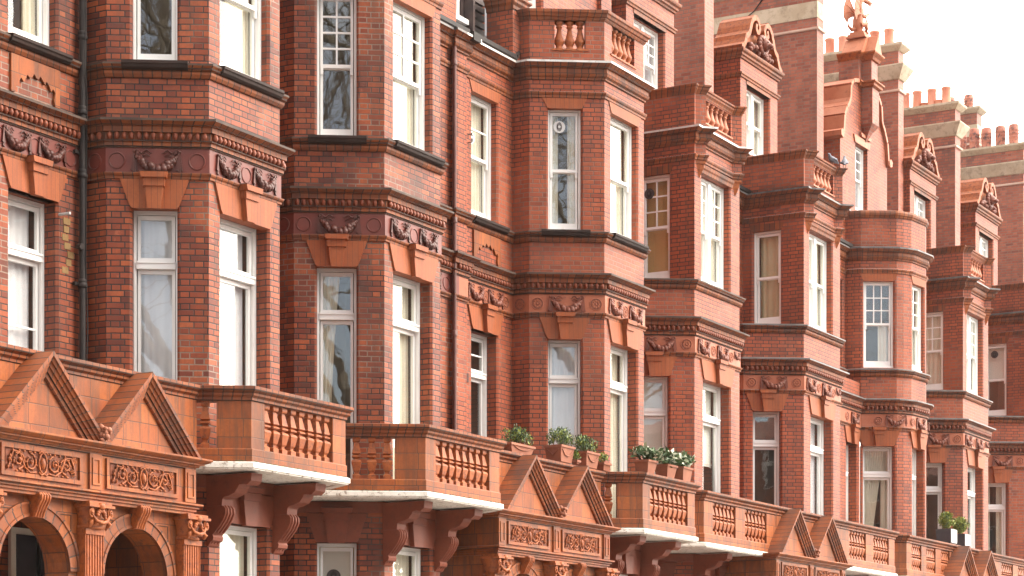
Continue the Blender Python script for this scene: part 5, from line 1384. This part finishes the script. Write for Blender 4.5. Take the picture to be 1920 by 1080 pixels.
planter('planter', 'right clipped yellow green ball in a dark, pale fronted planter on the far balcony', 'planter', 50.00, 16.17, 5.575, .40, .34, .30, 'ball', 'zinc', G3, 10, .92)
def pigeon(x, y, z, rot, label, up):
    t = thing('pigeon', label, 'pigeon', (x, y, z), 'pigeons on the parapet coping', rot)
    mb = MB()
    pts = [(-.20,0,.05-.03*up),(-.14,0,.07),(-.08,0,.085),(0,0,.105+.02*up),(.06,0,.125+.04*up),(.09,0,.16+.05*up),(.105,0,.20+.06*up),(.125,0,.205+.06*up),(.15,0,.20+.06*up)]
    mb.tube(pts, [.012,.03,.052,.066,.058,.036,.028,.024,.004], 10)
    for s in (-1, 1):
        mb.tube([(.05,s*.045,.12),(-.04,s*.058,.10),(-.14,s*.03,.07)], [.02,.035,.006], 7)
    link('body', mb.mesh('body', ['pigeon']), t)
    for s in (-1, 1):
        l_ = MB(); l_.tube([(.0,s*.025,.06),(.01,s*.025,0)], .006, 5); l_.tube([(-.01,s*.025,.003),(.035,s*.025,.003)], .004, 4); link('leg', l_.mesh('leg', ['clay']), t)
    return t
pigeon(43.28, 16.78, 13.245, rad(160), 'pale grey pigeon hunched on the parapet coping, the left of two', 0)
pigeon(43.66, 16.66, 13.245, rad(20), 'darker grey pigeon with raised head at the parapet corner, the right of two', 1)

# ================================================================= ground and street
def sheet(name, x0, x1, y0, y1, z, mat, z1=None):
    mb = MB(); mb.face([(x0,y0,z),(x1,y0,z),(x1,y1,z),(x0,y1,z)]); o = link(name, mb.mesh(name, [mat])); o['kind'] = 'structure'; return o
sheet('ground', -400, 600, -400, 600, -.15, 'asphalt'); sheet('road', -400, 600, .8, 11.0, -.146, 'asphalt')
for y0, y1 in ((-4.0, .8), (11.0, 15.6)):
    mb = MB(); mb.box(ID, -300, 400, y0, y1, -.149, -.002); o = link('pavement', mb.mesh('pavement', ['paving'])); o['kind'] = 'structure'
# bare plane trees on the far pavement (they show in the bay window glass)
def tree(x, y, seed, hgt, label):
    t = thing('plane_tree', label, 'tree', (x, y, -.05), 'bare street trees mirrored in the window glass'); rnd = random.Random(seed)
    tr = MB(); cr = MB(); tr.tube([(0,0,0),(.1,.05,2),(.0,.1,5),(.15,0,11.)], [.42,.34,.30,.24], 10)
    def br(p, d, l, r, lv):
        pts = [p]; q = p; dd = d
        for i in range(3):
            dd = tuple(dd[j]+rnd.uniform(-.22, .22) for j in range(3)); m_ = math.sqrt(sum(c*c for c in dd)); dd = tuple(c/m_ for c in dd)
            q = tuple(q[j]+dd[j]*l/3 for j in range(3)); pts.append(q)
        cr.tube(pts, [r, r*.85, r*.7, r*.5], 5 if lv < 3 else 3, cap=False)
        if lv >= 5: return
        n = 3 if lv < 4 else 4
        for k in range(n):
            s = pts[rnd.choice((2, 3, 3))]
            nd = tuple(dd[j]+rnd.uniform(-.75, .75) for j in range(2)) + (dd[2]+rnd.uniform(-.35, .5),)
            m_ = math.sqrt(sum(c*c for c in nd)); nd = tuple(c/m_ for c in nd)
            br(s, nd, l*rnd.uniform(.6, .85), r*.55, lv+1)
    for k in range(7):
        a = 2*pi*k/7+rnd.random(); z0 = rnd.uniform(7.5, 11.)
        br((.08, .05, z0), (cos(a)*.5, sin(a)*.5, .9), hgt*rnd.uniform(.2, .27), .17, 0)
    link('trunk', tr.mesh('trunk', ['bark']), t); link('branches', cr.mesh('branches', ['bark']), t)
tree(-6.5, 1.0, 5, 30, 'bare plane tree nearest the left end of the street, mirrored in the first bay glass')
tree(-3.0, -3.6, 11, 32, 'bare plane tree beside the first one, mirrored in the second bay glass')
tree(6.5, -6.5, 17, 32, 'bare plane tree farther right along the street, mirrored in the third bay glass')

# ================================================================= house rows added across the street, unseen, for the glass to mirror
def opposite(x0, x1, y, zt, label):
    t = thing('terraced_house', label, 'house', ((x0+x1)/2, y, -.1), 'added houses across the street')
    H = House(t); m = MB(); n = int((x1-x0)/2.6); st = (x1-x0)/n; ops = []
    for k in range(n):
        for z in (1.2, 4.9, 8.4, 11.4):
            if z+2 < zt: ops.append((st*k+.8, st*k+1.8, z, z+2.1, .2))
    wallpath(m, [(x1, y), (x0, y)], -.1, zt, {0: ops}); m.face([(x0, y, zt), (x1, y, zt), (x1, y-9, zt+2.5), (x0, y-9, zt+2.5)])
    m.face([(x0, y-9, -.1), (x0, y, -.1), (x0, y, zt), (x0, y-9, zt+2.5)]); m.face([(x1, y, -.1), (x1, y-9, -.1), (x1, y-9, zt+2.5), (x1, y, zt)])
    H.part('brick_wall', m, ['brick_a']); fr = Fr(x1, y, 0, pi)
    for a, b, c, d, r in ops:
        f = MB(); rectframe(f, 0, b-a, 0, d-c, 0, .1, .07, .08, .1); f.box(ID, .05, b-a-.05, .01, .09, (d-c)/2-.03, (d-c)/2+.03)
        o = H.inst('window', cached(('ow', round(b-a, 3)), lambda: f.mesh('window', ['white'])), fr.p(a, r, c), pi)
        g = MB(); g.box(ID, .05, b-a-.05, .05, .055, .05, d-c-.05); link('glass_pane', cached(('og', round(b-a, 3)), lambda: g.mesh('glass_pane', ['blackbox'])), o)
opposite(-32, -8, -17, 12.5, 'added plain brick house row across the street, west part, mirrored in the nearest windows')
opposite(-8, 14, -17, 13.5, 'added taller plain brick house row across the street, middle part, mirrored in the windows')
opposite(14, 46, -17, 12.5, 'added plain brick house row across the street, east part, mirrored in far windows')
# ================================================================= thin haze added to suggest a lens flare glow
mb = MB(); mb.box(ID, -60, 90, -45, 60, -1.2, 46); hz = NT('haze'); hz.t.nodes.remove(hz.b)
pv = hz.n('ShaderNodeVolumePrincipled'); pv.inputs['Color'].default_value = (1, .93, .88, 1); pv.inputs['Density'].default_value = .0002; pv.inputs['Anisotropy'].default_value = .3
hz.t.links.new(pv.outputs[0], hz.o.inputs['Volume']); ho = link('haze', mb.mesh('haze', [hz.m])); ho['kind'] = 'stuff'
